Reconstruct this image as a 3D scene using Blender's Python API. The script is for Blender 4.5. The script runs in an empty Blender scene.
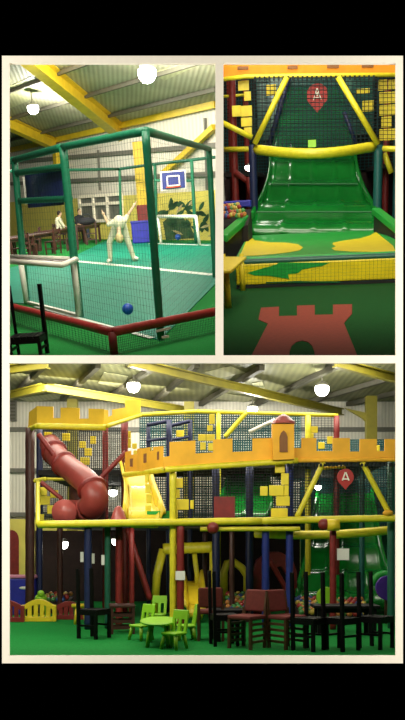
import bpy, bmesh, math, random
from mathutils import Vector, Matrix, Quaternion
random.seed(7)
S = bpy.context.scene
COL = S.collection
V = Vector
# ------------------------------------------------------------------ camera, world, exposure
F, CX, CY, EYE = 900.0, 202.5, 540.0, 1.5
cam = bpy.data.cameras.new('camera'); cam_o = bpy.data.objects.new('camera', cam); COL.objects.link(cam_o)
cam_o.location = (0, 0, EYE); cam_o.rotation_euler = (math.pi/2, 0, 0)
cam.sensor_fit = 'VERTICAL'; cam.sensor_height = 36; cam.sensor_width = 36; cam.lens = 36*F/720; cam.shift_y = (CY-360)/720
cam.clip_end = 200
S.camera = cam_o
S.view_settings.view_transform = 'Standard'; S.view_settings.look = 'None'
S.view_settings.exposure = 0.0; S.view_settings.gamma = 1.0; S.view_settings.use_curve_mapping = False
w = bpy.data.worlds.new('world'); S.world = w; w.use_nodes = True
w.node_tree.nodes['Background'].inputs[0].default_value = (1.0, .95, .8, 1); w.node_tree.nodes['Background'].inputs[1].default_value = 0.03

class Room:
    """A hall in its own frame: eye at (0,0,EYE) looking along +Y; turned as one rigid body about the eye."""
    def __init__(s, px, py, roll=0.0):
        d = V(((px-CX)/F, 1, (CY-py)/F)).normalized()
        q = V((0, 1, 0)).rotation_difference(d)
        s.R = q.to_matrix() @ Matrix.Rotation(math.radians(roll), 3, 'Y')
        s.M = Matrix.Translation((0, 0, EYE)) @ s.R.to_4x4() @ Matrix.Translation((0, 0, -EYE))
        s.Ri = s.R.transposed()
    def ray(s, px, py):
        r = s.Ri @ V(((px-CX)/F, 1, (CY-py)/F)); return r / r.y
    def P(s, px, py, y=None, z=None):
        r = s.ray(px, py)
        t = y if y is not None else (z-EYE)/r.z
        return V((0, 0, EYE)) + r*t
    def on(s, px, py, p0, n):
        r = s.ray(px, py); o = V((0, 0, EYE)); t = (V(p0)-o).dot(n)/r.dot(n); return o + r*t
TL = Room(112, 196, -5.0)
TR = Room(309, 191, -1.6)
B = Room(CX, CY)
W = B

# unseen area lights added to brighten the halls and the cream border
def area(room, loc, aim, size, sy, power, col=(1, .93, .78)):
    l = bpy.data.lights.new('hall_light', 'AREA'); l.shape = 'RECTANGLE'; l.size = size; l.size_y = sy; l.energy = power; l.color = col
    o = bpy.data.objects.new('hall_light', l); COL.objects.link(o)
    d = V(aim)-V(loc)
    o.matrix_world = room.M @ Matrix.Translation(loc) @ d.to_track_quat('-Z', 'Y').to_matrix().to_4x4()
    return o
area(W, (-5.2, 5.9, 3.2), (0, 7.6, 3.2), .5, 6.5, 590, (1, .96, .9))
area(W, (5.2, 5.9, 3.2), (0, 7.6, 3.2), .5, 6.5, 590, (1, .96, .9))
area(TL, (-.4, 24.5, 5.2), (-.8, 36, 2.4), 7, 1.2, 1350)
area(TL, (1.0, 19, 6.2), (-.5, 33, 2.4), 6, 5, 900)
area(TL, (.6, 18, 5.6), (.6, 22, 0), 4, 8, 380)
area(TL, (-0.6, 11, 4.2), (0.2, 13, 0.3), 3, 2, 150)
area(TL, (-.1, 9.4, 3.3), (0, 13, 1.0), 2.4, .5, 70)
area(TR, (0.0, 11.6, 4.8), (0.3, 18, 0.4), 4, 3, 440)
area(TR, (0.3, 24.5, 9.5), (0.2, 27.5, 0.0), 5, 4, 620)
area(B, (-3.6, 13.2, 4.3), (-3.4, 14.4, 0), 2.2, 1.0, 115)
area(B, (-.6, 11.4, 3.95), (-.2, 15.2, 2.5), 8, .4, 200)
area(B, (-.55, 16.0, 1.66), (-.5, 17.6, .5), 2.0, .4, 20)
area(B, (2.0, 13.4, 4.4), (2.0, 15.0, 0.5), 3.5, .8, 9)
area(B, (0.0, 18.5, 5.6), (0, 19.0, 1.5), 9, 1.6, 520)
area(B, (-2.5, 22.5, 5.3), (-4.4, 26, 2.8), 5, 1.0, 330)
area(B, (0, 16.2, 4.95), (0, 15.2, 2.2), 8, .5, 120)

# ------------------------------------------------------------------ materials
def lin(h):
    c = [int(h[i:i+2], 16)/255 for i in (0, 2, 4)]
    return tuple(x/12.92 if x <= .04045 else ((x+.055)/1.055)**2.4 for x in c) + (1,)
MATS = {}
def mat(name, hexc, rough=.5, var=.15, scale=8.0, metal=0.0, emit=0.0, spec=.5, bump=0.0, wave=None, wavec=.25, coord='Object'):
    m = bpy.data.materials.new(name); m.use_nodes = True; nt = m.node_tree; N = nt.nodes; L = nt.links
    b = N['Principled BSDF']; c = lin(hexc)
    b.inputs['Roughness'].default_value = rough; b.inputs['Metallic'].default_value = metal
    b.inputs['Specular IOR Level'].default_value = spec
    tc = N.new('ShaderNodeTexCoord')
    no = N.new('ShaderNodeTexNoise'); no.inputs['Scale'].default_value = scale; no.inputs['Detail'].default_value = 4
    L.new(tc.outputs[coord], no.inputs['Vector'])
    mp = N.new('ShaderNodeMapRange'); mp.inputs['From Min'].default_value = .3; mp.inputs['From Max'].default_value = .7
    mp.inputs['To Min'].default_value = 1-var; mp.inputs['To Max'].default_value = 1+var
    L.new(no.outputs['Fac'], mp.inputs['Value'])
    mx = N.new('ShaderNodeVectorMath'); mx.operation = 'SCALE'; mx.inputs[0].default_value = c[:3]
    L.new(mp.outputs[0], mx.inputs['Scale']); out = mx.outputs[0]
    hsrc = no.outputs['Fac']
    if wave:
        wv = N.new('ShaderNodeTexWave'); wv.bands_direction = wave[0]; wv.inputs['Scale'].default_value = wave[1]; wv.wave_profile = 'SIN'
        L.new(tc.outputs[coord], wv.inputs['Vector'])
        mw = N.new('ShaderNodeMapRange'); mw.inputs['To Min'].default_value = 1-wavec; mw.inputs['To Max'].default_value = 1
        L.new(wv.outputs['Fac'], mw.inputs['Value'])
        m2 = N.new('ShaderNodeVectorMath'); m2.operation = 'SCALE'; L.new(out, m2.inputs[0]); L.new(mw.outputs[0], m2.inputs['Scale']); out = m2.outputs[0]
        hsrc = wv.outputs['Fac']
    L.new(out, b.inputs['Base Color'])
    if bump:
        bp = N.new('ShaderNodeBump'); bp.inputs['Strength'].default_value = bump; bp.inputs['Distance'].default_value = .02
        L.new(hsrc, bp.inputs['Height']); L.new(bp.outputs[0], b.inputs['Normal'])
    if emit:
        b.inputs['Emission Color'].default_value = (1, .97, .86, 1); b.inputs['Emission Strength'].default_value = emit
    MATS[name] = m
    return m
mat('black_wall', '000000', 1, 0, spec=0)
mat('cream', 'f4ecd8', .8, .02, 30, spec=.1)
mat('plaster', '8c8570', .9, .05, 4)
mat('carpet_green', '1f7a36', .95, .18, 60, bump=.3, spec=.1)
mat('carpet_hall', '1d8038', .95, .2, 40, bump=.3, spec=.1)
mat('carpet_dark', '1b4c22', .95, .2, 60, bump=.3, spec=.1)
mat('court', '128068', .6, .1, 3, spec=.1)
mat('court_line', 'dfe8dc', .6, .05)
mat('cladding', 'dedacb', .55, .05, 1.5, wave=('X', 3.2), wavec=.16, bump=.3)
mat('roof_sheet', 'a6a488', .6, .15, .8, wave=('X', 2.4), wavec=.28, bump=.3)
mat('roof_hall', '7c7d56', .6, .25, .7, wave=('X', 2.0), wavec=.25, bump=.3)
mat('skylight', 'b4b48a', .5, .1, 1.0, wave=('X', 2.4), wavec=.22)
mat('purlin', '575548', .7, .1)
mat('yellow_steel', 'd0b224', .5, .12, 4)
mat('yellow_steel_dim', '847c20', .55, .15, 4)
mat('yellow_paint', 'd8ca62', .75, .1, 2)
mat('mural_green', '26502c', .8, .3, 6)
mat('mural_dark', '3c5530', .8, .3, 6)
mat('mural_pale', 'b9a977', .8, .2, 6)
mat('green_pad', '187050', .4, .14, 14, bump=.25)
mat('green_pad_dark', '1b5a45', .45, .14, 14)
mat('net_green', '143d30', .9, .1)
mat('net_dark', '0f1a1a', .9, .1)
mat('net_teal', '1b4a4a', .9, .1)
mat('red_pad', '9c2a26', .42, .16, 12, bump=.2)
mat('maroon_pad', '7a1f1c', .5, .18, 10)
mat('tube_red', '8a3a34', .4, .12, 5, spec=.4)
mat('tube_pink', 'a8504a', .35, .12, 5)
mat('blue_board', '25327c', .5, .08, 3)
mat('blue_pad', '2427a0', .5, .12, 6)
mat('blue_post', '1b2a72', .45, .15, 10)
mat('navy', '16204a', .5, .15, 10)
mat('teal_post', '1a5a58', .45, .15, 10)
mat('white_paint', 'e9e6d6', .45, .04, 6)
mat('white_cloth', 'd0ceb2', .85, .08, 12)
mat('paper', 'e4e4dc', .8, .03)
mat('pale_skin', 'd9b596', .6, .05)
mat('hair', '2a1d14', .7, .2, 30)
mat('dark_cloth', '2b2b33', .9, .15, 20)
mat('jeans', '39425a', .9, .15, 20)
mat('black_wood', '0a080a', .5, .2, 12, spec=.2)
mat('dark_wood', '43231c', .5, .25, 10)
mat('mid_wood', '4f331c', .5, .25, 10)
mat('hoop_red', 'c2412a', .4, .05)
mat('ball_blue', '1f50b4', .35, .05)
mat('grey_metal', '6b6a60', .5, .1)
mat('window_pane', '77786e', .3, .15, 4, wave=('Z', 9), wavec=.3)
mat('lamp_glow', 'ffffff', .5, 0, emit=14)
mat('lamp_metal', '8a8a80', .4, .05, metal=.5)
mat('orange_panel', 'eaae34', .6, .12, 3, spec=.2)
mat('gold_panel', 'dcb42c', .6, .12, 3, spec=.2)
mat('orange_board', 'd8871c', .6, .12, 3, spec=.2)
mat('orange_dark', '7a4a10', .6, .1)
mat('yellow_pad', 'dfc628', .42, .1, 8, bump=.15)
mat('yellow_tube', 'd8cc2a', .42, .1, 10, bump=.15)
mat('brick_yellow', 'e8d22a', .5, .1, 6)
mat('slide_green', '0e7426', .22, .1, 3, spec=.7, bump=.08)
mat('slide_teal', '14624e', .3, .15, 3)
mat('pad_green', '1fa03c', .4, .1, 5)
mat('pad_green_dark', '156a34', .45, .1, 5)
mat('pad_yellow', 'f0d818', .42, .07, 5)
mat('mark_red', '86301b', .85, .12, 20)
mat('sign_red', 'a8231c', .5, .08)
mat('lime', '93d12c', .42, .06, 6)
mat('lime_dark', '7fae22', .45, .06, 6)
mat('seat_red', '6e2a24', .85, .15, 20)
mat('purple', '44208a', .45, .1)
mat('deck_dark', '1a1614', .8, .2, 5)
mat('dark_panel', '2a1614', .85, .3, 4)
mat('pink', 'c77a9a', .5, .1)
BALLC = ['ball_red', 'ball_yellow', 'ball_green', 'ball_blue2', 'ball_orange']
for n_, h_ in zip(BALLC, ['9a3028', 'c0a848', '4a8a48', '34508e', 'b87838']): mat(n_, h_, .35, .03)

# ------------------------------------------------------------------ mesh building
def basis(d):
    d = d.normalized(); a = V((0, 0, 1)) if abs(d.z) < .9 else V((1, 0, 0))
    u = d.cross(a).normalized(); return u, u.cross(d).normalized()
class MB:
    def __init__(s): s.bm = bmesh.new()
    def hexa(s, p):   # 8 points: bottom loop, top loop
        v = [s.bm.verts.new(x) for x in p]
        for f in ((3, 2, 1, 0), (4, 5, 6, 7), (0, 1, 5, 4), (1, 2, 6, 5), (2, 3, 7, 6), (3, 0, 4, 7)): s.bm.faces.new([v[i] for i in f])
        return s
    def box(s, x0, x1, y0, y1, z0, z1):
        return s.hexa([(x0, y0, z0), (x1, y0, z0), (x1, y1, z0), (x0, y1, z0), (x0, y0, z1), (x1, y0, z1), (x1, y1, z1), (x0, y1, z1)])
    def bar(s, p, q, wd, ht, up=V((0, 0, 1))):
        p, q = V(p), V(q); d = (q-p).normalized(); u = d.cross(up)
        u = u.normalized() if u.length > 1e-4 else V((1, 0, 0)); n = u.cross(d).normalized(); u = u*wd/2; n = n*ht/2
        return s.hexa([p-u-n, p+u-n, q+u-n, q-u-n, p-u+n, p+u+n, q+u+n, q-u+n])
    def tube(s, pts, r, n=10, closed=False):
        pts = [V(p) for p in pts]; k = len(pts); rs = r if isinstance(r, (list, tuple)) else [r]*k
        rings = []; u = None
        for i in range(k):
            a = pts[i-1] if (i or closed) else pts[i]; b = pts[(i+1) % k] if (i < k-1 or closed) else pts[i]
            d = (b-a).normalized()
            if u is None: u = basis(d)[0]
            u = (u - d*u.dot(d)).normalized(); v = d.cross(u)
            rings.append([s.bm.verts.new(pts[i]+(u*math.cos(t)+v*math.sin(t))*rs[i]) for t in [2*math.pi*j/n for j in range(n)]])
        for i in range(k if closed else k-1):
            A, Bq = rings[i], rings[(i+1) % k]
            for j in range(n): s.bm.faces.new((A[j], A[(j+1) % n], Bq[(j+1) % n], Bq[j]))
        if not closed:
            s.bm.faces.new(rings[0][::-1]); s.bm.faces.new(rings[-1])
        return s
    def ball(s, c, r, n=14, m=9, q=None):
        r = V(r) if not isinstance(r, (int, float)) else V((r, r, r)); c = V(c); q = q or Quaternion()
        f = lambda a, b: c + q @ V((r.x*math.sin(a)*math.cos(b), r.y*math.sin(a)*math.sin(b), r.z*math.cos(a)))
        top = s.bm.verts.new(f(0, 0)); bot = s.bm.verts.new(f(math.pi, 0))
        R = [[s.bm.verts.new(f(math.pi*i/m, 2*math.pi*j/n)) for j in range(n)] for i in range(1, m)]
        for j in range(n):
            s.bm.faces.new((top, R[0][j], R[0][(j+1) % n])); s.bm.faces.new((bot, R[-1][(j+1) % n], R[-1][j]))
            for i in range(m-2): s.bm.faces.new((R[i][j], R[i+1][j], R[i+1][(j+1) % n], R[i][(j+1) % n]))
        return s
    def lathe(s, c, prof, n=20):   # prof: (r,z)
        c = V(c); R = [[s.bm.verts.new(c+V((r*math.cos(2*math.pi*j/n), r*math.sin(2*math.pi*j/n), z))) for j in range(n)] for r, z in prof]
        for i in range(len(prof)-1):
            for j in range(n): s.bm.faces.new((R[i][j], R[i][(j+1) % n], R[i+1][(j+1) % n], R[i+1][j]))
        s.bm.faces.new(R[0][::-1]); s.bm.faces.new(R[-1]); return s
    def poly(s, pts, ext):
        pts = [V(p) for p in pts]; ext = V(ext); n = len(pts)
        a = [s.bm.verts.new(p) for p in pts]; b = [s.bm.verts.new(p+ext) for p in pts]
        s.bm.faces.new(a[::-1]); s.bm.faces.new(b)
        for i in range(n): s.bm.faces.new((a[i], a[(i+1) % n], b[(i+1) % n], b[i]))
        return s
    def sheet(s, g, ext):
        ext = V(ext); a = [[s.bm.verts.new(V(p)) for p in r] for r in g]; b = [[s.bm.verts.new(V(p)+ext) for p in r] for r in g]
        m, n = len(g), len(g[0])
        for i in range(m-1):
            for j in range(n-1):
                s.bm.faces.new((a[i][j], a[i][j+1], a[i+1][j+1], a[i+1][j])); s.bm.faces.new((b[i][j], b[i+1][j], b[i+1][j+1], b[i][j+1]))
        for i in range(m-1):
            s.bm.faces.new((a[i][0], a[i+1][0], b[i+1][0], b[i][0])); s.bm.faces.new((a[i][-1], b[i][-1], b[i+1][-1], a[i+1][-1]))
        for j in range(n-1):
            s.bm.faces.new((a[0][j], b[0][j], b[0][j+1], a[0][j+1])); s.bm.faces.new((a[-1][j], a[-1][j+1], b[-1][j+1], b[-1][j]))
        return s
    def net(s, p00, p10, p11, p01, nu, nv, r):
        p00, p10, p11, p01 = map(V, (p00, p10, p11, p01))
        for i in range(nu+1):
            t = i/nu; s.tube([p00.lerp(p10, t), p01.lerp(p11, t)], r, 3)
        for j in range(nv+1):
            t = j/nv; s.tube([p00.lerp(p01, t), p10.lerp(p11, t)], r, 3)
        return s
    def build(s, name, m, parent=None, origin=None, bev=0.0, smooth=False, remesh=0.0, room=None, label=None):
        """origin: where this mesh's points are counted from (default: the parent thing's place)"""
        o0 = V(origin) if origin is not None else (ORG[parent.name] if parent is not None and parent.name in ORG else V((0, 0, 0)))
        bmesh.ops.translate(s.bm, verts=s.bm.verts, vec=-o0)
        bmesh.ops.recalc_face_normals(s.bm, faces=s.bm.faces)
        big = [f for f in s.bm.faces if len(f.verts) > 8 and not smooth]
        if big: bmesh.ops.triangulate(s.bm, faces=big)
        me = bpy.data.meshes.new(name); s.bm.to_mesh(me); s.bm.free()
        me.materials.append(MATS[m]); o = bpy.data.objects.new(name, me); COL.objects.link(o)
        if smooth:
            for p in me.polygons: p.use_smooth = True
        if remesh:
            r = o.modifiers.new('remesh', 'REMESH'); r.mode = 'VOXEL'; r.voxel_size = remesh; r.use_smooth_shade = True
            sm = o.modifiers.new('smooth', 'SMOOTH'); sm.iterations = 4
        if bev:
            b = o.modifiers.new('bevel', 'BEVEL'); b.width = bev; b.segments = 2; b.limit_method = 'ANGLE'
        if parent is not None:
            o.parent = parent
            ORG[o.name] = o0
        else:
            o.matrix_world = (room or B).M @ Matrix.Translation(o0); ORG[o.name] = o0
        if label: o['label'] = label
        return o
ORG = {}
def tag(o, label, cat, group=None, kind=None):
    o['label'] = label; o['category'] = cat
    if group: o['group'] = group
    if kind: o['kind'] = kind
    return o
def thing(name, label, cat, loc, room, rz=0.0, group=None):
    o = bpy.data.objects.new(name, None); COL.objects.link(o); o.empty_display_size = .1
    o.matrix_world = room.M @ Matrix.Translation(loc) @ Matrix.Rotation(rz, 4, 'Z')
    ORG[o.name] = V(loc)
    return tag(o, label, cat, group)
def unit(o): ORG[o.name] = V((0, 0, 0)); return o      # parts are given in the thing's own coordinates
def struct(mb, name, m, room, label, cat, bev=0.0, origin=None):
    if origin is None:
        vs = [v.co for v in mb.bm.verts]; origin = sum(vs, V((0, 0, 0)))/len(vs)
    return tag(mb.build(name, m, None, origin, bev, room=room), label, cat, kind='structure')
def solo(mb, name, m, room, label, cat, group=None, bev=0.0, smooth=False, kind=None):
    vs = [v.co for v in mb.bm.verts]; c = sum(vs, V((0, 0, 0)))/len(vs); c.z = min(v.z for v in vs)
    return tag(mb.build(name, m, None, c, bev, smooth, room=room), label, cat, group, kind)
def dup(src, room, loc, rz, label, group=None):
    r = src.copy(); COL.objects.link(r); r.matrix_world = room.M @ Matrix.Translation(loc) @ Matrix.Rotation(rz, 4, 'Z'); r['label'] = label
    if group: r['group'] = group
    def kids(a, b):
        for ch in [c for c in a.children]:
            c = ch.copy(); COL.objects.link(c); c.parent = b; kids(ch, c)
    kids(src, r)
    return r
def lamp(room, p, r, power, label, drop=.35):
    t = thing('high_bay_lamp', label, 'lamp', p, room, 0, 'hanging hall lamps')
    unit(t)
    MB().lathe((0, 0, r*.35), [(r*.9, 0), (r*.92, r*.08), (r*.7, r*.5), (r*.3, r*.7), (.02, r*.72)], 20).build('lamp_shade', 'lamp_metal', t, smooth=True)
    MB().ball((0, 0, 0), r, 20, 12).build('bulb', 'lamp_glow', t, smooth=True)
    MB().tube([(0, 0, r*.95), (0, 0, r*.95+drop)], .02, 8).build('hanger', 'lamp_metal', t)
    l = bpy.data.lights.new('lamp_light', 'POINT'); l.energy = power; l.shadow_soft_size = r; l.color = (1, .96, .85)
    o = bpy.data.objects.new('lamp_light', l); COL.objects.link(o); o.matrix_world = room.M @ Matrix.Translation(V(p)-V((0, 0, r*1.4)))
    return t

# ------------------------------------------------------------------ collage border built as a wall with three openings
YW = 7.6
def fr(mb, x0, y0, x1, y1, ya, yb, k=1.0):
    a = B.P(x0, y1, y=YW); b = B.P(x1, y0, y=YW); mb.box(a.x, b.x, ya, yb, a.z, b.z)
m = MB()
for r in ((-420, -200, 6, 900), (399, -200, 825, 900), (6, -200, 399, 60.5), (6, 659.5, 399, 900), (6, 359, 399, 360), (219, 60.5, 220, 359)): fr(m, *r, YW+.01, YW+.04)
struct(m, 'wall_front', 'black_wall', B, 'black dividing wall around the three viewing openings', 'wall')
m = MB()
for r in ((2.5, 57, 9.6, 663), (395.5, 57, 402.5, 663), (9.6, 57, 395.5, 64.2), (9.6, 655.4, 395.5, 663), (9.6, 355.8, 395.5, 363.6), (215.4, 64.2, 223.4, 355.8)): fr(m, *r, YW-.02, YW+.01)
struct(m, 'trim_1', 'cream', B, 'cream frame edging the three viewing openings', 'trim')
# partition between the two upper halls and slab added to block light leaks below
def wp(px, py, y): return B.P(px, py, y=y)
a, b_, c_, d_ = wp(219.5, 359, YW+.05), wp(219.5, 359.7, 36), wp(219.5, 30, 36), wp(219.5, 30, YW+.05)
struct(MB().poly([a, b_, c_, d_], (.012, 0, 0)), 'wall_middle', 'plaster', B, 'partition between the ball court hall and the slide hall', 'wall')
a, b_, c_, d_ = wp(-30, 359.6, YW+.05), wp(435, 359.6, YW+.05), wp(435, 359.6, 9.3), wp(-30, 359.6, 9.3)
struct(MB().poly([a, b_, c_, d_], (0, 0, .012)), 'trim_2', 'plaster', B, 'slab edge under the two upper halls', 'trim')

def proj(room, p):
    d = room.R @ (V(p)-V((0, 0, EYE))); return CX+F*d.x/d.y, CY-F*d.z/d.y
def clip(room, a, b, x0, x1, y0=-1e9, y1=1e9):
    a, b = V(a), V(b); ts = []
    for i in range(401):
        t = i/400; q = a.lerp(b, t)
        if q.y < 5: continue
        x, y = proj(room, q)
        if x0 <= x <= x1 and y0 <= y <= y1: ts.append(t)
    return (a.lerp(b, min(ts)), a.lerp(b, max(ts))) if len(ts) > 1 else None
def lerp(a, b, t): return V(a).lerp(V(b), t)

# ================================================================== BALL COURT HALL (upper, with the sports cage)
R = TL; XR = 216.8
# floor
FL = lambda px, py: TL.P(px, py, z=0)
struct(MB().poly([FL(-35, 232), FL(XR, 231), FL(XR, 359), FL(-35, 359)], (0, 0, -.02)), 'floor', 'carpet_green', R, 'green carpet floor of the ball court hall', 'floor')
# back wall
wa, wb = TL.P(215, 104, y=29), TL.P(10, 150, y=43.6)
wd = V((wb.x-wa.x, wb.y-wa.y, 0)).normalized(); wn = V((-wd.y, wd.x, 0))
if wn.y > 0: wn = -wn          # faces the viewer
WL = lambda px, py, off=0.0: TL.on(px, py, wa+wn*off, wn)
def wallpoly(pts, off, th): return MB().poly([WL(x, y, off) for x, y in pts], wn*th)
wl, wr = WL(-35, 150), WL(XR, 104)
mb_ = MB().poly([V((wl.x, wl.y, -.05)), V((wr.x, wr.y, -.05)), V((wr.x, wr.y, wa.z+.25)), V((wl.x, wl.y, wb.z+.25))], -wn*.1)
struct(mb_, 'wall_back', 'cladding', R, 'pale ribbed metal cladding wall behind the sports cage', 'wall')
zd = WL(150, 190).z; dl, dr = WL(-35, 200, .02), WL(XR, 190, .02)
struct(MB().poly([V((dl.x, dl.y, 0)), V((dr.x, dr.y, 0)), V((dr.x, dr.y, WL(XR, 190).z)), V((dl.x, dl.y, zd))], wn*.06), 'wall_dado', 'yellow_paint', R, 'yellow painted lower wall behind the sports cage', 'wall')
# grey wall rails
for i, (y0, y1) in enumerate(((166, 148), (186, 178))):
    q = clip(R, WL(-35, y0, .05), WL(250, y1-6, .05), -35, XR)
    struct(MB().bar(q[0], q[1], .08, .14), 'trim_%d' % (3+i), 'grey_metal', R, ['upper', 'lower'][i]+' grey horizontal rail across the ribbed cladding', 'rail')
for i, (px, p1, p2) in enumerate(((98, 150, 190), (205, 118, 190))):
    struct(MB().bar(WL(px, p1, .05), WL(px+2, p2, .05), .07, .07), 'trim_%d' % (5+i), 'grey_metal', R, 'thin grey upright on the ribbed cladding '+['over the shuttered window', 'beyond the backboard'][i], 'rail')
# ceiling
cp = TL.P(30, 64, y=28.5); cn = (wb-wa).cross(cp-wa).normalized()
CE = lambda px, py, off=0.0: TL.on(px, py, wa+cn*off, cn)
sg = -1.0 if cn.z > 0 else 1.0      # towards the floor
struct(MB().poly([CE(-35, 160), CE(XR, 103.5), CE(XR, 38), CE(-35, 38)], cn*(-sg)*.08), 'ceiling', 'roof_sheet', R, 'ribbed beige roof sheeting over the sports cage', 'ceiling')
g = (cp-wa) - (wb-wa)*((cp-wa).dot(wb-wa)/(wb-wa).length_squared)
gn = g.normalized(); el = (wb-wa).normalized(); k = 0
off = V(cn)*sg
for s_ in (1.0, 2.6, 4.2, 5.8, 7.4, 9.0, 10.6):
    q = clip(R, wa+gn*s_-el*12+off*.06, wa+gn*s_+el*18+off*.06, -35, XR, 40, 400)
    if q:
        struct(MB().bar(q[0], q[1], .11, .1), 'beam_purlin', 'purlin', R, 'dark purlin across the roof sheeting, %s up from the eaves' % ['first', 'second', 'third', 'fourth', 'fifth', 'sixth', 'seventh'][k], 'beam'); k += 1
# lighter translucent roof panels
for i, (pts) in enumerate(([(10, 108), (28, 101), (40, 84), (32, 76), (10, 86)], [(150, 74), (190, 60), (205, 62), (165, 80)], [(62, 106), (84, 96), (72, 88), (52, 97)])):
    struct(MB().poly([CE(x, y, sg*.01) for x, y in pts], off*.01), 'window_%d' % (1+i), 'skylight', R, ['pale translucent roof panel beside the small hall lamp', 'pale translucent roof panel beside the big hall lamp', 'pale translucent roof panel between the two hall lamps'][i], 'skylight')
# yellow steelwork
q = clip(R, WL(-35, 160, .12), WL(230, 101, .12), -35, XR)
struct(MB().bar(q[0], q[1], .2, .2), 'beam_eaves', 'yellow_steel', R, 'yellow eaves beam along the top of the cladding wall', 'beam')
def hbeam(a, b, wd_, ht, tw=.03):
    m = MB(); a, b = V(a), V(b); u = V((0, 0, 1))
    d = (b-a).normalized(); s = d.cross(u).normalized(); n = s.cross(d).normalized()
    m.bar(a+n*ht/2, b+n*ht/2, wd_, tw); m.bar(a-n*ht/2, b-n*ht/2, wd_, tw); m.bar(a, b, tw, ht); return m
struct(hbeam(CE(22, 52, sg*.25), CE(140, 148, sg*.25), .36, .4), 'beam_rafter', 'yellow_steel', R, 'long yellow roof rafter running down to the yellow column', 'beam')
struct(hbeam(CE(-25, 108, sg*.25), CE(56, 145, sg*.25), .3, .36), 'beam_rafter', 'yellow_steel', R, 'short yellow roof rafter beyond the blue panel', 'beam')
ct, cb = WL(137.5, 145, .25), WL(144, 205, .25)
struct(MB().box(-.17, .17, -.17, .17, 0, ct.z+.1), 'column', 'yellow_steel', R, 'yellow steel column against the cladding wall', 'column', origin=V((0, 0, 0))).matrix_world = R.M @ Matrix.Translation((ct.x, ct.y, 0))
struct(MB().bar(WL(57, 146, .2), WL(59, 175, .2), .3, .3), 'column', 'yellow_steel', R, 'yellow column stub above the blue panel', 'column')
solo(MB().box(-.26, .26, -.26, .26, 0, 1.15), 'column_pad', 'maroon_pad', R, 'maroon padding wrapped round the foot of the yellow column', 'padding', bev=.04).matrix_world = R.M @ Matrix.Translation((cb.x, cb.y-.1, 0))
struct(MB().bar(WL(163, 174, .2), WL(214, 127, .2), .16, .16), 'beam_brace', 'yellow_steel', R, 'slanting yellow wall brace above the backboard', 'beam')
# window with grey shutters
m = MB(); P4 = [(79, 196), (122, 193), (123, 221), (81, 222)]
t = tag(wallpoly([(81.5, 198.5), (120, 195.5), (120.8, 218.5), (82.8, 219.5)], .08, .03).build('window_4', 'window_pane', None, WL(100, 208), room=R), 'shuttered window in cream frame low on the yellow wall', 'window', kind='structure')
ORG[t.name] = WL(100, 208)
m = MB()
for a, b_ in (((79, 197), (121, 194)), ((121, 194), (122, 220)), ((122, 220), (81.5, 221.5)), ((81.5, 221.5), (79, 197)), ((93, 196), (95, 221)), ((107, 195), (108.5, 220)), ((80, 205), (121.5, 202.5))):
    m.bar(WL(*a, .13), WL(*b_, .13), .1, .1, wn)
m.build('window_frame', 'cream', t)
# palm mural, painted on the yellow wall
rnd = random.Random(3)
mu = tag(MB().poly([WL(x, y, .084) for x, y in ((163, 222), (172, 214), (182, 216), (190, 226), (196, 238), (166, 240))], wn*.004).build('mural', 'mural_dark', None, WL(180, 225), room=R), 'dark green palm mural painted on the yellow wall beyond the white goal', 'mural')
ORG[mu.name] = WL(180, 225)
m = MB()
def leaf(m, cx, cy, ang, ln, wdt, o):
    ca, sa = math.cos(ang), math.sin(ang); pts = []
    for t_, w_ in ((0, .1), (.3, .9), (.6, 1), (.85, .6), (1, .05), (.85, -.6), (.6, -1), (.3, -.9)):
        x, y = t_*ln, w_*wdt/2; pts.append(WL(cx+x*ca-y*sa, cy+x*sa+y*ca, o))
    m.poly(pts, wn*.004)
for cx, cy in ((170, 210), (184, 208), (198, 212), (176, 226), (190, 228), (204, 222)):
    for kk in range(6): leaf(m, cx+rnd.uniform(-2, 2), cy+rnd.uniform(-2, 2), rnd.uniform(0, 6.28), rnd.uniform(8, 13), rnd.uniform(3, 5), .09)
m.build('palm_leaf', 'mural_green', mu)
for cx, cy, a_ in ((176, 214, -1.0), (188, 206, -.8), (200, 228, -.3), (172, 230, .4), (207, 236, -.1)):
    m = MB(); leaf(m, cx, cy, a_, 12, 2.5, .095); m.build('palm_stem', 'mural_pale', mu)

# court mat and its lines
HC = .012
cpts = [(-35, 303), (28, 304), (79, 318.5), (160, 341), (XR, 283), (XR, 244), (105, 241.5), (78, 254.5), (10, 268), (-35, 277)]
court = solo(MB().poly([FL(x, y) for x, y in cpts], (0, 0, HC)), 'court_mat', 'court', R, 'teal sports mat covering the floor inside the cage', 'mat')
C2 = lambda px, py: TL.P(px, py, z=HC+.001)
def cline(p, q, wpx, nm='court_line'):
    a, b = C2(*p), C2(*q); d = (b-a); d.z = 0; n = V((-d.y, d.x, 0)).normalized()*wpx
    return MB().poly([a-n, b-n, b+n, a+n], (0, 0, .003)).build(nm, 'court_line', court)
cline((20, 255.5), (XR-3, 274.8), .1); cline((150, 243.5), (XR-7, 245.3), .08); cline((36, 306.5), (152, 338), .035)

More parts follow.
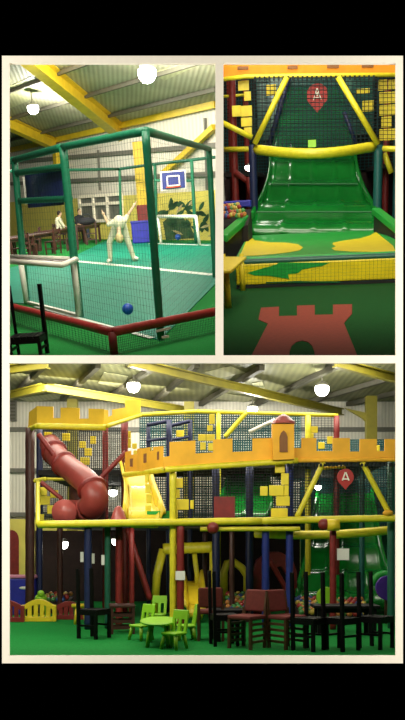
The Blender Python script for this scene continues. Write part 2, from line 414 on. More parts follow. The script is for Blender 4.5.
# ------- the sports cage
Lb, LLb, Nb = FL(80, 317.5), FL(27, 304), FL(161, 340)
Rb = FL(XR-1.5, 278)
for q in (Lb, LLb, Nb, Rb): q.z = .017
def up(base, px, py):  # top of an upright: seen at px,py at its base's distance
    return TL.P(px, py, y=base.y)
Lt, LLt, Nt, Rt = up(Lb, 63, 147), up(LLb, 14.5, 160), up(Nb, 145.5, 131), up(Rb, 209, 149)
f1b, f1t = FL(122, 243), up(FL(122, 243), 119.5, 169)
f2b, f2t = FL(196, 243.5), up(FL(196, 243.5), 191.5, 160)
f3b, f3t = FL(157, 243), up(FL(157, 243), 155, 164)
f0b, f0t = FL(-25, 262), up(FL(-25, 262), -32, 172)
for q in (f1b, f2b, f3b, f0b): q.z = .017
cage = thing('sports_cage', 'large green padded sports cage with netting round the teal court', 'cage', lerp(Nb, f1b, .5)*V((1, 1, 0)) if False else V((Nb.x, Nb.y, 0)), R)
for b_, t_, r_, lab in ((Nb, Nt, .043, None), (Lb, Lt, .054, None), (LLb, LLt, .05, None), (Rb, Rt, .05, None), (f1b, f1t, .045, None), (f2b, f2t, .05, None), (f3b, f3t, .05, None), (f0b, f0t, .06, None)):
    k_ = 14; pts = [lerp(b_, t_, i/k_) for i in range(k_+1)]
    MB().tube(pts, [r_*(1.0+.06*(i % 2)) for i in range(k_+1)], 10).build('post', 'green_pad', cage, smooth=True)
def rail(p, q, r_, m_='green_pad', nm='top_rail', par=cage): return MB().tube([lerp(p, q, i/12) for i in range(13)], [r_*(1.0+.05*(i % 2)) for i in range(13)], 10).build(nm, m_, par, smooth=True)
rail(Nt, Lt, .042); rail(Lt, LLt, .046); rail(Nt, Rt, .042); rail(LLt, f0t, .05); rail(f0t, f1t, .045, 'green_pad_dark'); rail(f1t, f3t, .045, 'green_pad_dark'); rail(f3t, f2t, .045, 'green_pad_dark')
fRt = TL.P(216.5, 157, y=f2t.y); rail(f2t, fRt, .045, 'green_pad_dark')
# left bay with the blue panel
rail(up(LLb, 16.5, 173), up(Lb, 66, 166.5), .045, nm='cross_rail'); rail(up(LLb, 19.5, 201), up(Lb, 70, 198.5), .042, nm='cross_rail')
bpn = MB().poly([TL.P(24.5, 173, y=LLb.y+.3), TL.P(62, 170, y=Lb.y+.3), TL.P(64, 205, y=Lb.y+.3), TL.P(28, 208, y=LLb.y+.3)], (0, .04, 0)).build('blue_panel', 'blue_board', cage, label='plain dark blue panel')
MB().bar(TL.P(23.5, 177, y=LLb.y-.03), TL.P(26.5, 204, y=LLb.y-.03), .03, .03).build('panel_strap', 'white_paint', bpn, label='white strap')
rail(TL.P(184, 181, y=f2b.y), TL.P(192.5, 180.5, y=f2b.y), .04, nm='cross_rail')
rail(TL.P(155, 180.5, y=f2b.y), TL.P(162, 180.5, y=f2b.y), .04, nm='cross_rail')
for n_, (a, b_, c_, d_, nu, nv) in enumerate(((Nb, Rb, Rt, Nt, 40, 26), (Lb, Nb, Nt, Lt, 32, 26), (LLb, Lb, Lt, LLt, 20, 22), (f1b, f2b, f2t, f1t, 40, 24))):
    MB().net(a, b_, c_, d_, nu, nv, .0014).build('net', 'net_green', cage, label='dark green square netting')
# red padded barrier in front
zb = .225
BR = lambda px, py: TL.P(px, py, z=zb)
p0, p1, p2 = BR(-35, 295), BR(112, 332), BR(XR-1, 311.5)
bar_ = thing('padded_barrier', 'low red padded barrier rail with netting in front of the sports cage', 'barrier', V((p1.x, p1.y, 0)), R)
for a, b_ in ((p0, p1), (p1, p2)):
    MB().tube([lerp(a, b_, i/16) for i in range(17)], [.047*(1+.05*(i % 2)) for i in range(17)], 12).build('top_rail', 'red_pad', bar_, smooth=True)
for p in (p1, BR(-20, 298.6)):
    MB().tube([V((p.x, p.y, 0)), V((p.x, p.y, zb))], .043, 12).build('post', 'maroon_pad', bar_, smooth=True)
for a, b_ in ((p0, p1), (p1, p2)):
    MB().net(V((a.x, a.y, .01)), V((b_.x, b_.y, .01)), b_, a, 60, 9, .0022).build('net', 'net_green', bar_, label='fine green netting')
q = TL.P(163, 330, z=.30)
m = MB(); m.bar(q+V((-.07, -.05, 0)), q+V((.07, -.05, .02)), .012, .02); m.bar(q+V((-.02, -.05, -.06)), q+V((.05, -.05, -.055)), .012, .02); m.build('tie', 'white_paint', bar_, label='white tie wraps')

# white goal set in the front bay of the cage
gl = thing('goal_frame', 'white goal frame set between two cage posts below the blue panel', 'goal', V((Lb.x, Lb.y, 0)), R)
g1, g0 = up(Lb, 76.5, 259), up(LLb, 8, 256.5)
g1t, g2t = V((Lb.x, Lb.y-.09, g1.z)), V((LLb.x, LLb.y-.09, up(LLb, 23, 258).z))
MB().tube([V((Lb.x, Lb.y-.02, .02)), g1t], .045, 10).build('post', 'white_paint', gl, smooth=True)
MB().tube([V((LLb.x, LLb.y-.02, .02)), g2t], .045, 10).build('post', 'white_paint', gl, smooth=True)
hz = g1t.z; G = lambda px, py: TL.P(px, py, z=hz)
MB().tube([G(2, 256.5), G(76.5, 259.5)], .036, 8).build('crossbar', 'white_paint', gl, smooth=True)
MB().tube([G(2, 261), G(62, 265)], .036, 8).build('front_bar', 'white_paint', gl, smooth=True)
MB().tube([G(62, 265), G(76.5, 259.5)], .036, 8).build('side_bar', 'white_paint', gl, smooth=True)
MB().poly([G(6, 257.5), G(72, 260), G(61, 264.4), G(6, 261.5)], (0, 0, -.02)).build('net_bag', 'dark_wood', gl, label='dark bag netting folded in the frame')
MB().bar(FL(29, 304.5)+V((0, 0, .03)), FL(78, 317.5)+V((0, 0, .03)), .06, .04).build('ground_bar', 'white_paint', gl)

# backboard with hoop, on the far cage posts
yb = f2b.y-.12
bb = thing('basketball_backboard', 'blue basketball backboard with white square and red hoop', 'backboard', TL.P(173, 190, y=yb), R)
quad = lambda pts, y: [TL.P(px, py, y=y) for px, py in pts]
MB().poly(quad([(160, 171.5), (185.6, 169.5), (186.6, 188.8), (161, 191)], yb), (0, .05, 0)).build('board_border', 'white_paint', bb)
bo = MB().poly(quad([(161.6, 173), (184.4, 171), (185.2, 187.6), (162.4, 189.6)], yb-.005), (0, -.02, 0)).build('board', 'blue_board', bb)
m = MB(); sq = [(167, 176.5), (179, 175.5), (179.6, 185), (167.6, 186)]
for i in range(4): m.bar(TL.P(*sq[i], y=yb-.04), TL.P(*sq[(i+1) % 4], y=yb-.04), .035, .035, V((0, 1, 0)))
m.build('target_square', 'white_paint', bo)
hc = TL.P(173.5, 187, y=yb-.3)
ho = MB().tube([hc+V((.2*math.cos(t), .2*math.sin(t), 0)) for t in [i*math.pi/10 for i in range(20)]], .025, 8, True).build('hoop', 'hoop_red', bb)
MB().bar(hc+V((0, .2, 0)), hc+V((0, .3, 0)), .1, .05).build('hoop_bracket', 'hoop_red', ho)
# far goal
gf = thing('football_goal', 'white football goal standing at the end of the teal court', 'goal', FL(178, 243.5), R)
a, b_ = FL(160.5, 243), FL(198, 245); a.z = b_.z = .016; a.y -= .5; b_.y -= .5
at, bt = TL.P(158, 216.5, y=a.y), TL.P(196, 216.5, y=b_.y)
for p, q in ((a, at), (b_, bt)): MB().tube([p, q], .045, 8).build('post', 'white_paint', gf, smooth=True)
MB().tube([at, bt], .05, 8).build('crossbar', 'white_paint', gf, smooth=True)
bk = V((0, .6, 0))
MB().net(at+V((0, .1, 0)), bt+V((0, .1, 0)), b_+bk, a+bk, 16, 10, .004).build('net', 'net_green', gf)
# balls
def sphere_thing(name, p, r, m_, room, label, cat, group=None):
    o = solo(MB().ball((0, 0, 0), r, 20, 12), name, m_, room, label, cat, group, smooth=True); o.matrix_world = room.M @ Matrix.Translation(p); return o
p = FL(129, 321.5); p.z = .012+.072; sphere_thing('play_ball', p, .072, 'ball_blue', R, 'blue ball lying on the teal court near the red barrier', 'ball')
p = FL(178.5, 243.6); p.z = .012+.09; sphere_thing('play_ball', p, .09, 'ball_blue', R, 'small dark blue ball lying in the white football goal mouth', 'ball')
# blue crate-like soft cube
q0 = FL(142, 243)
cu = thing('storage_bin', 'square blue bin standing against the padded yellow column', 'bin', q0, R); unit(cu)
MB().box(-.3, .3, -.3, .3, .016, .66).build('body', 'blue_pad', cu, bev=.03)
MB().box(-.32, .32, -.32, .32, .62, .69).build('rim', 'blue_pad', cu, bev=.02)
# lamps
lamp(R, CE(147, 73, sg*.55), .23, 600, 'big glowing hall lamp above the near cage corner')
lamp(R, CE(33, 108, sg*.5), .18, 550, 'small glowing hall lamp above the blue panel')

# ------- tables, chairs and people beyond the cage
def table_proto(name, label, loc, room, L_, D_, H_, m_, rz, group):
    t = thing(name, label, 'table', loc, room, rz, group); unit(t)
    MB().box(-L_/2, L_/2, -D_/2, D_/2, H_-.05, H_).build('table_top', m_, t, bev=.01)
    for sx in (-1, 1):
        for sy in (-1, 1): MB().bar((sx*(L_/2-.06), sy*(D_/2-.06), 0), (sx*(L_/2-.06), sy*(D_/2-.06), H_-.05), .06, .06).build('leg', m_, t)
    MB().box(-L_/2+.08, L_/2-.08, -D_/2+.08, D_/2-.08, H_-.12, H_-.05).build('apron', m_, t)
    return t
def chair_proto(label, loc, room, rz, m_, group, seat=None, H_=.9, slats=True, w_=.42):
    t = thing('wooden_chair', label, 'chair', loc, room, rz, group); unit(t); h = w_/2
    if slats:
        m = MB()
        for i in range(5): m.box(-h+i*w_/5+.008, -h+(i+1)*w_/5-.008, -h, h, .43, .455)
        m.box(-h, h, -h, -h+.03, .4, .43); m.box(-h, h, h-.03, h, .4, .43)
        m.build('seat', seat or m_, t)
    else: MB().box(-h, h, -h, h, .41, .455).build('seat', seat or m_, t, bev=.015)
    for sx in (-1, 1):
        MB().bar((sx*(h-.02), -h+.02, 0), (sx*(h-.02), -h+.02, .42), .045, .045).build('leg', m_, t)
        MB().bar((sx*(h-.02), h-.02, 0), (sx*(h-.02), h+.03, H_), .045, .045).build('leg', m_, t)
        MB().bar((sx*(h-.02), -h+.03, .2), (sx*(h-.02), h-.02, .2), .025, .03).build('stretcher', m_, t)
    return t
tg, cg = 'wooden tables beyond the cage', 'wooden chairs beyond the cage'
names_t = ['dark wooden table at the near end of the row beyond the cage', 'dark wooden table second in the row beyond the cage, below the blue panel', 'dark wooden table third in the row, beside the seated person in white', 'dark wooden table at the far end of the row, below the shuttered window']
tdir = math.atan2(FL(105, 240).y-FL(12, 258).y, FL(105, 240).x-FL(12, 258).x)
for i, (px, py) in enumerate(((14, 259), (36, 254.5), (56, 249), (85, 243.2))):
    p = FL(px, py)
    if i == 0: t0 = table_proto('dark_table', names_t[0], p, R, 1.5, .75, .6, 'dark_wood', tdir, tg)
    else: dup(t0, R, p, tdir, names_t[i])
ch = [(22, 262, 'in front of the near dark table'), (36, 251.5, 'behind the second dark table'), (54, 254, 'between the second and third dark tables'), (73, 250.5, 'in front of the third dark table, beside the green post'), (30, 257, 'in front of the second dark table'), (92, 244.5, 'at the end of the far dark table')]
for i, (px, py, wh) in enumerate(ch):
    p = FL(px, py); rz = tdir + (math.pi if i != 4 else 0) + (.3 if i % 2 else -.2)
    lab = 'dark brown wooden chair '+wh
    if i == 0:
        c0 = chair_proto(lab, p, R, rz, 'dark_wood', cg)
        m = MB(); m.box(-.19, .19, .2, .225, .74, .86); m.box(-.19, .19, .195, .22, .56, .62); m.build('back_rail', 'dark_wood', c0); c0.scale = (.82, .82, .82)
    else: dup(c0, R, p, rz, lab).scale = (.82, .82, .82)

def limb(m, pts, rs):
    P_, R_ = [], []
    pts = [V(p) for p in pts]
    for i in range(len(pts)-1):
        for k in range(4): P_.append(pts[i].lerp(pts[i+1], k/4)); R_.append(rs[i]+(rs[i+1]-rs[i])*k/4)
    P_.append(pts[-1]); R_.append(rs[-1]); m.tube(P_, R_, 10)
    for p, r in ((pts[0], rs[0]), (pts[-1], rs[-1])): m.ball(p, r, 10, 7)
def hand(m, w_, d, side):
    """palm and five bent fingers at wrist w_, pointing along d"""
    d = V(d).normalized(); u, n = basis(d); e = w_+d*.08
    m.ball(w_+d*.045, (.04, .04, .04), 10, 7)
    for k, ln in enumerate((.066, .078, .072, .056)):
        b = e+u*(k-1.5)*.02-d*.015; m.tube([b, b+d*ln*.6, b+d*ln*.9+n*.02], [.0105, .009, .008], 7)
    b = w_+d*.03+u*-.035*side; m.tube([b, b+d*.03-u*.03*side, b+d*.065-u*.035*side+n*.01], [.012, .011, .009], 7)
def head(m, c, q, r=.105):
    m.ball(c, (r*.78, r*.92, r*1.12), 16, 11, q)
    f = q @ V((0, -1, 0)); up_ = q @ V((0, 0, 1)); rt = q @ V((1, 0, 0))
    m.ball(c+f*r*.93-up_*r*.12, (r*.13, r*.2, r*.2), 8, 6, q)
    m.ball(c+f*r*.55-up_*r*.8, (r*.38, r*.35, r*.3), 10, 7, q)
    for s in (-1, 1): m.ball(c+rt*s*r*.8-up_*r*.1, (r*.1, r*.2, r*.28), 8, 6, q)
def face(par, c, q, r=.105):
    f = q @ V((0, -1, 0)); up_ = q @ V((0, 0, 1)); rt = q @ V((1, 0, 0))
    for s in (-1, 1): MB().ball(c+f*r*.86+rt*s*r*.3, r*.1, 8, 6).build('eye', 'dark_cloth', par, smooth=True)
    MB().bar(c+f*r*.86-up_*r*.52-rt*r*.2, c+f*r*.86-up_*r*.52+rt*r*.2, r*.08, r*.08).build('mouth', 'seat_red', par)
def hair(par, c, q, r=.105, m_='hair'):
    up_ = q @ V((0, 0, 1)); f = q @ V((0, -1, 0))
    m = MB(); m.ball(c+up_*r*.22-f*r*.2, (r*.86, r*.92, r*1.06), 14, 9, q); m.build('hair', m_, par, smooth=True)
# bending figure on the court: legs apart, trunk forward, head hanging, one arm raised
pb = FL(124, 262.5)
pe = thing('person', 'person in pale clothes bending forward with legs apart, head down and one arm raised', 'person', V((pb.x, pb.y, .026)), R); unit(pe)
ex = lambda px, py, dy=0.0: (lambda q: V((q.x-pb.x, q.y-pb.y, q.z-.012)))(TL.P(px, py, y=pb.y+dy))
hipL, hipR = ex(116.5, 226.5), ex(122.5, 226); pel = ex(119.5, 224, .05); sho = ex(119, 223, -.42); neck = ex(119, 229.5, -.5); hd = ex(119.3, 238, -.52)
ftL, ftR = ex(110.5, 261.5), ex(135, 262.5); knL, knR = ex(109.5, 243, -.06), ex(128.5, 243, -.06)
m = MB()
limb(m, [hipL, knL, ftL], [.085, .055, .038]); limb(m, [hipR, knR, ftR], [.085, .055, .038])
limb(m, [pel, lerp(pel, sho, .5)+V((0, 0, .04)), sho], [.13, .115, .13]); limb(m, [sho, neck, hd], [.07, .05, .06])
qh = Quaternion((1, 0, 0), math.radians(165)); head(m, hd, qh)
elL, haL = ex(127, 217, -.35), ex(133.5, 207, -.3)
limb(m, [sho+V((.12, 0, .02)), elL, haL], [.05, .038, .028]); hand(m, haL, haL-elL, 1)
elR, haR = ex(108.5, 225, -.4), ex(104, 216, -.4)
limb(m, [sho+V((-.12, 0, 0)), elR, haR], [.05, .038, .028]); hand(m, haR, haR-elR, -1)
m.build('body', 'pale_skin', pe, remesh=.009)
m = MB(); limb(m, [pel, lerp(pel, sho, .5)+V((0, 0, .04)), sho], [.15, .135, .15]); limb(m, [sho+V((.12, 0, .02)), elL], [.07, .055]); limb(m, [sho+V((-.12, 0, 0)), elR], [.07, .055]); m.build('shirt', 'white_cloth', pe, remesh=.012)
m = MB(); limb(m, [hipL, knL, lerp(knL, ftL, .85)], [.105, .07, .055]); limb(m, [hipR, knR, lerp(knR, ftR, .85)], [.105, .07, .055]); m.ball(pel, .14); m.build('trousers', 'white_cloth', pe, remesh=.012)
for ft, s in ((ftL, -1), (ftR, 1)):
    m = MB(); m.ball(V((ft.x+s*.04, ft.y-.06, .045)), (.055, .13, .045)); m.ball(V((ft.x, ft.y+.02, .06)), (.05, .06, .06)); m.build('shoe', 'white_paint', pe, remesh=.01)
face(pe, hd, qh); hair(pe, hd, qh, .105, 'mural_pale')
# seated people on the row of chairs
def seated(label, p, rz, shirt, trou, lean=0.0):
    t = thing('person', label, 'person', p, R, rz); unit(t); m = MB()
    # seat for the sitter at .46; faces -y
    hips = V((0, .05, .55)); ch_ = V((0, .02-lean, .98)); nk = V((0, -.01-lean, 1.12)); hd_ = V((0, -.05-lean, 1.27))
    for s in (-1, 1): limb(m, [V((s*.1, .05, .53)), V((s*.13, -.4, .52)), V((s*.13, -.42, .08))], [.085, .065, .045])
    limb(m, [hips, lerp(hips, ch_, .5), ch_], [.15, .13, .15]); limb(m, [ch_, nk, hd_], [.07, .055, .06])
    q = Quaternion((1, 0, 0), math.radians(8)); head(m, hd_, q)
    for s in (-1, 1):
        e, h_ = V((s*.24, -.12-lean, .74)), V((s*.12, -.36-lean, .7)); limb(m, [V((s*.18, .02-lean, 1.02)), e, h_], [.055, .042, .03]); hand(m, h_, h_-e, s)
    m.build('body', 'pale_skin', t, remesh=.01)
    m = MB(); limb(m, [hips, lerp(hips, ch_, .5), ch_], [.17, .15, .17])
    for s in (-1, 1): limb(m, [V((s*.18, .02-lean, 1.02)), V((s*.24, -.12-lean, .74))], [.075, .06])
    m.build('shirt', shirt, t, remesh=.014)
    m = MB()
    for s in (-1, 1): limb(m, [V((s*.1, .05, .53)), V((s*.13, -.4, .52)), V((s*.13, -.42, .14))], [.1, .08, .06])
    m.build('trousers', trou, t, remesh=.014)
    for s in (-1, 1): MB().ball((s*.13, -.48, .05), (.05, .13, .05)).build('shoe', 'dark_cloth', t, smooth=True)
    face(t, hd_, q); hair(t, hd_, q)
    m = MB(); m.box(-.2, .2, -.12, .3, .39, .44); return t
for px, py, rz, lab, sh, tr in ((62, 244.5, 1.9, 'person in a white top sitting at the third dark table', 'white_cloth', 'dark_cloth'), (82, 240.5, .6, 'person in dark clothes sitting at the far dark table', 'dark_cloth', 'jeans')):
    p = FL(px, py); seated(lab, p, rz, sh, tr).scale = (.82, .82, .82)
    c = dup(c0, R, p+V((0, 0, -.012))+Matrix.Rotation(rz, 3, 'Z') @ V((0, .02, 0)), rz, 'dark brown wooden chair under the '+('person in a white top' if px == 62 else 'person in dark clothes')); c.scale = (.82, .82, .82)
# dark bag on the far table
p = FL(89, 242.7); p = V((p.x, p.y, .604)); bg = thing('sports_bag', 'dark rounded bag lying on the far dark table', 'bag', p, R); unit(bg)
MB().ball((0, 0, .13), (.32, .2, .13), 18, 12).build('body', 'dark_cloth', bg, smooth=True)
MB().tube([V((-.15, 0, .23)), V((-.1, 0, .36)), V((.1, 0, .36)), V((.15, 0, .23))], .02, 8).build('handle', 'dark_cloth', bg, smooth=True)
# black slatted chair by the red barrier
cc = TL.P(27, 335, z=.22)
blk = thing('wooden_chair', 'black wooden chair with two tall back posts beside the red barrier', 'chair', V((cc.x, cc.y, 0)), R, math.radians(-10)); unit(blk)
m = MB()
for i in range(5): m.box(-.17+i*.068+.005, -.17+(i+1)*.068-.005, -.15, .15, .2, .222)
m.build('seat', 'black_wood', blk)
m = MB(); m.box(-.17, .17, -.15, -.12, .15, .2); m.box(-.17, .17, .12, .15, .15, .2); m.box(-.17, -.14, -.15, .15, .15, .2); m.box(.14, .17, -.15, .15, .15, .2); m.build('seat_frame', 'black_wood', blk)
for sx in (-1, 1):
    MB().bar((sx*.155, -.135, 0), (sx*.155, -.135, .2), .034, .034).build('leg', 'black_wood', blk)
    MB().bar((sx*.155, .135, 0), (sx*.16, .15, .71), .034, .034).build('leg', 'black_wood', blk)
    MB().bar((sx*.155, -.13, .09), (sx*.155, .13, .09), .02, .024).build('stretcher', 'black_wood', blk)

# ================================================================== SLIDE HALL (upper, with the wide green slide)
R = TR; XL = 221.6
FT = lambda px, py: TR.P(px, py, z=0)
PT = lambda px, py, y: TR.P(px, py, y=y)
struct(MB().poly([FT(XL, 228), FT(440, 228), FT(440, 359), FT(XL, 359)], (0, 0, -.02)), 'floor', 'carpet_dark', R, 'dark green carpet floor of the slide hall', 'floor')
a, b_ = PT(XL, 60, 38), PT(440, 60, 38)
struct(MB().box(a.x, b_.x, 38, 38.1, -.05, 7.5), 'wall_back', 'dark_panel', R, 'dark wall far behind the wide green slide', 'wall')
# red castle painted mat let into the floor
cm = [(250, 359), (268, 324), (258.5, 320), (261, 308), (279, 307), (279, 316.4), (297, 316), (297, 306), (314.7, 305.4), (314.7, 315.3), (333, 314.8), (333, 305), (352, 304.6), (352, 314), (344, 323.5), (358.5, 359), (315, 359), (314.5, 352), (312, 346), (308, 342.4), (302, 341), (296, 342.6), (291.5, 346.5), (289.5, 352), (289, 359)]
solo(MB().poly([FT(x, y) for x, y in cm], (0, 0, .006)), 'castle_floor_mat', 'mark_red', R, 'red castle shaped mat with arched doorway on dark green carpet', 'mat')
# landing pit: padded front barrier, cushions, side rails
zt = .46
yf = FT(300, 286.5).y
pit = thing('landing_pit', 'padded yellow and green landing pit at the foot of the wide slide', 'soft play pit', V((PT(320, 270, yf).x, yf, 0)), R)
xl, xr = PT(236, 270, yf).x, PT(420, 270, yf).x
fpad = MB().box(xl, xr, yf, yf+.25, .06, zt-.06).build('front_pad', 'pad_yellow', pit, bev=.02, label='long yellow front pad')
MB().box(xl, xr, yf+.01, yf+.25, 0, .06).build('kick_board', 'deck_dark', pit, label='dark kick board')
MB().tube([V((xl-.05+(xr-xl+.1)*i/24, yf+.06, zt-.035)) for i in range(25)], .055, 12).build('top_rail', 'green_pad_dark', pit, smooth=True, label='dark green padded rail')
MB().tube([V((xl-.05+(xr-xl+.1)*i/24, yf+.1, zt+.0)) for i in range(25)], .04, 12).build('top_rail', 'pad_green', pit, smooth=True)
def fp(pts, y, e): return MB().poly([PT(x, yy, y) for x, yy in pts], (0, e, 0))
fp([(247, 273), (262, 268.5), (276, 264.5), (279, 262.5), (330, 262.5), (322, 266), (312, 267.5), (302, 269.5), (298, 273), (288, 274), (289, 279), (270, 276), (255, 275.5)], yf, -.008).build('green_patch', 'pad_green', fpad, label='green arrow shaped patch')
fp([(266, 282), (300, 281), (340, 281.5), (340, 282.5), (266, 283)], yf, -.006).build('green_patch', 'pad_green_dark', fpad, label='thin dark seam patch')
MB().net(V((xl, yf-.03, .04)), V((xr, yf-.03, .04)), V((xr, yf-.03, zt-.04)), V((xl, yf-.03, zt-.04)), 48, 7, .0018).build('net', 'net_green', pit, label='green netting over the yellow pad')
zc = zt-.03
CP = lambda px, py, z=zc: TR.P(px, py, z=z)
cush = MB().poly([CP(236, 257.5), CP(425, 254), CP(377, 230.5), CP(249, 233)], (0, 0, -.3)).build('cushion', 'pad_green', pit, bev=.0, label='green landing cushion')
def patch(pts): return MB().poly([CP(x, y, zc+.004) for x, y in pts], (0, 0, .004)).build('yellow_patch', 'pad_yellow', cush, label='yellow patch')
patch([(248.5, 235.5), (255, 240.5), (270, 242.4), (285, 242.6), (298, 244.4), (303, 247.5), (300, 250.3), (290, 252.3), (275, 254), (258, 255.5), (240, 256)])
patch([(376, 232), (370, 235.5), (360, 238.5), (345, 240.5), (333, 242.8), (332.5, 244.5), (336, 246.5), (331.5, 248.3), (335, 250.5), (350, 251.5), (375, 252), (396, 252), (393, 246)])
for (p, q, wz) in (((222.5, 238.5), (250, 214), 1), ((376, 211), (420, 246), 1)):
    ya, yb_ = (20.0, 25.0) if p[0] < 300 else (25.0, 19.0)
    a, b_ = PT(*p, ya), PT(*q, yb_)
    MB().bar(a, b_, .22, .16).build('side_rail', 'pad_green', pit, bev=.03, label='sloping green side pad')
    MB().hexa([V((a.x-.05, a.y, .0)), V((a.x+.05, a.y, .0)), V((b_.x+.05, b_.y, .0)), V((b_.x-.05, b_.y, .0)), a+V((-.05, 0, -.05)), a+V((.05, 0, -.05)), b_+V((.05, 0, -.05)), b_+V((-.05, 0, -.05))]).build('side_panel', 'deck_dark', pit, label='dark side panel')
# the slide: four lanes, concave
YS = 21.5
prof = [(233, 251, 376.5, 26.2), (224, 252.5, 375.5, 26.6), (215, 256, 373.5, 27.0), (206, 261, 369, 27.5), (196, 266, 363.5, 28.0), (186, 269.5, 359, 28.5), (176, 271.5, 356, 29.0), (166, 272.5, 354, 29.5), (156, 273, 352.5, 30.0), (145, 275, 350, 30.5), (130, 279, 346, 31.1), (115, 282, 343, 31.7), (100, 285, 340, 32.3), (86, 288, 337, 32.8)]
def slide(room, prof, name, label, mname, lanes=4, nx=32, base=None, group=None):
    y0 = prof[0][3]; c = room.P((prof[0][1]+prof[0][2])/2, prof[0][0], y=y0)
    t = thing(name, label, 'slide', V((c.x, c.y, max(c.z-.1, 0))), room, 0, group)
    g = []
    for i in range((len(prof)-1)*4+1):
        f = i/4; k = min(int(f), len(prof)-2); u = f-k; q = [prof[k][j]*(1-u)+prof[k+1][j]*u for j in range(4)]
        a, b_ = room.P(q[1], q[0], y=q[3]), room.P(q[2], q[0], y=q[3]); row = []
        step = .05*math.sin(f*2.9)
        for j in range(nx+1):
            s = j/nx; p = a.lerp(b_, s); lane = abs(((s*lanes) % 1)-.5)*2
            p.z += .05*max(0, lane-.82)/.18 + step*1.4; row.append(p)
        g.append(row)
    MB().sheet(g, (0, .12, -.12)).build('slide_bed', mname, t, smooth=True)
    for side in (1, 2):
        gg = []
        for q in prof:
            a = room.P(q[side], q[0], y=q[3]); e = V(((-.05 if side == 1 else .05), 0, 0)); gg.append([a, a+e+V((0, -.05, .16)), a+e*2+V((0, 0, .18))])
        MB().sheet(gg, (0, .05, -.05)).build('side_wall', mname, t, smooth=True)
    return t
sl = slide(TR, prof, 'wave_slide', 'wide glossy green wave slide running down to the padded landing pit', 'slide_green')
gx = []
for q, k in (((214, 256, 373.5, 27.0), 0), ((186, 269.5, 359, 28.5), 1), ((150, 274, 351, 30.2), 2)):
    a, b_ = PT(q[1]+1, q[0], q[3]-.16), PT(q[2]-1, q[0], q[3]-.16)
    MB().tube([a+V((0, 0, .05)), lerp(a, b_, .5)+V((0, 0, .05)), b_+V((0, 0, .05))], .025, 6).build('seam', 'pad_green_dark', [c for c in sl.children if c.name.startswith('slide_bed')][0], label='dark cross seam')
# side cheeks of the slide pit (green vinyl walls below the roll)
# frame over the slide
fm = thing('climbing_frame', 'padded castle climbing frame with yellow roll and netting over the wide slide', 'soft play frame', V((PT(315, 240, 27.2).x, 27.2, 0)), R)
def ptube(par, nm, mt, pts, r_, lab=None, n=10): return MB().tube(pts, r_, n).build(nm, mt, par, smooth=True, label=lab)
def ground(px, py, y): p = PT(px, py, y); return V((p.x, p.y, 0))
for px, py, y, r_, mt, lab in ((252.5, 145, 27.2, .11, 'navy', 'dark blue padded post'), (378.5, 145, 27.2, .12, 'teal_post', 'teal padded post'), (231.5, 70, 28, .1, 'maroon_pad', 'maroon padded post'), (228.5, 64, 29.5, .08, 'maroon_pad', 'maroon padded post'), (400, 70, 28, .11, 'teal_post', 'teal padded post'), (245, 80, 30, .08, 'maroon_pad', 'maroon padded post'), (388, 80, 29, .09, 'maroon_pad', 'maroon padded post')):
    p = PT(px, py, y); pts = [V((p.x, p.y, z_*(p.z)/10)) for z_ in range(11)]
    ptube(fm, 'post', mt, pts, [r_*(1+.05*(i % 2)) for i in range(11)], lab)
pts = []
for i in range(25):
    s = i/24; p = PT(256+(374-256)*s, 149.5-3*s+5.5*math.sin(math.pi*s), 27.2-.9*math.sin(math.pi*s)); pts.append(p)
ptube(fm, 'bow_roll', 'yellow_tube', pts, [.13*(1+.04*(i % 2)) for i in range(25)], 'yellow padded roll bowed out over the slide', 14)
ptube(fm, 'brace', 'yellow_tube', [PT(287, 77, 27.0), PT(254.5, 144, 27.0)], .078); ptube(fm, 'brace', 'yellow_tube', [PT(338, 77, 27.0), PT(378, 144.5, 27.0)], .078)
ptube(fm, 'brace', 'yellow_tube', [PT(221.8, 122.5, 27.1), PT(252, 137.5, 27.1)], .075); ptube(fm, 'brace', 'yellow_tube', [PT(384, 153, 27.4), PT(391.5, 173, 27.4)], .08)
ptube(fm, 'rail', 'yellow_tube', [PT(378, 148.5, 27.2), PT(430, 150, 27.2)], .075); ptube(fm, 'rail', 'yellow_tube', [PT(221.8, 149.5, 28), PT(254, 149, 27.2)], .07)
ptube(fm, 'rail', 'yellow_tube', [PT(221.8, 96.5, 28), PT(245, 95, 28)], .035)
ptube(fm, 'rail', 'yellow_tube', [PT(221.8, 79.5, 27.2), PT(246, 76.5, 27.2), PT(316, 75.5, 27.2), PT(430, 74.5, 27.2)], .055, 'thin yellow edge rail')
# battlement fascia board
MB().poly([PT(x, y, 27.25) for x, y in ((221.8, 64.5), (227, 64), (227, 50), (248, 50), (248, 63), (268, 63), (268, 50), (290, 50), (290, 63), (312, 63), (312, 50), (335, 50), (335, 62), (355, 62), (355, 50), (377, 50), (377, 62), (400, 62), (400, 50), (420, 50), (420, 74), (221.8, 78))], (0, .12, 0)).build('battlement_panel', 'orange_board', fm, label='orange battlement board')
for px, py, wd_ in ((243, 68, 5.5), (292.5, 67.2, 5), (333, 66.4, 6), (367.5, 65.6, 6)):
    MB().poly([PT(x, y, 27.24) for x, y in ((px-wd_, py-1.6), (px+wd_, py-1.9), (px+wd_, py+1.6), (px-wd_, py+1.9))], (0, -.02, 0)).build('arrow_slot', 'orange_dark', fm, label='dark slot in the orange board')
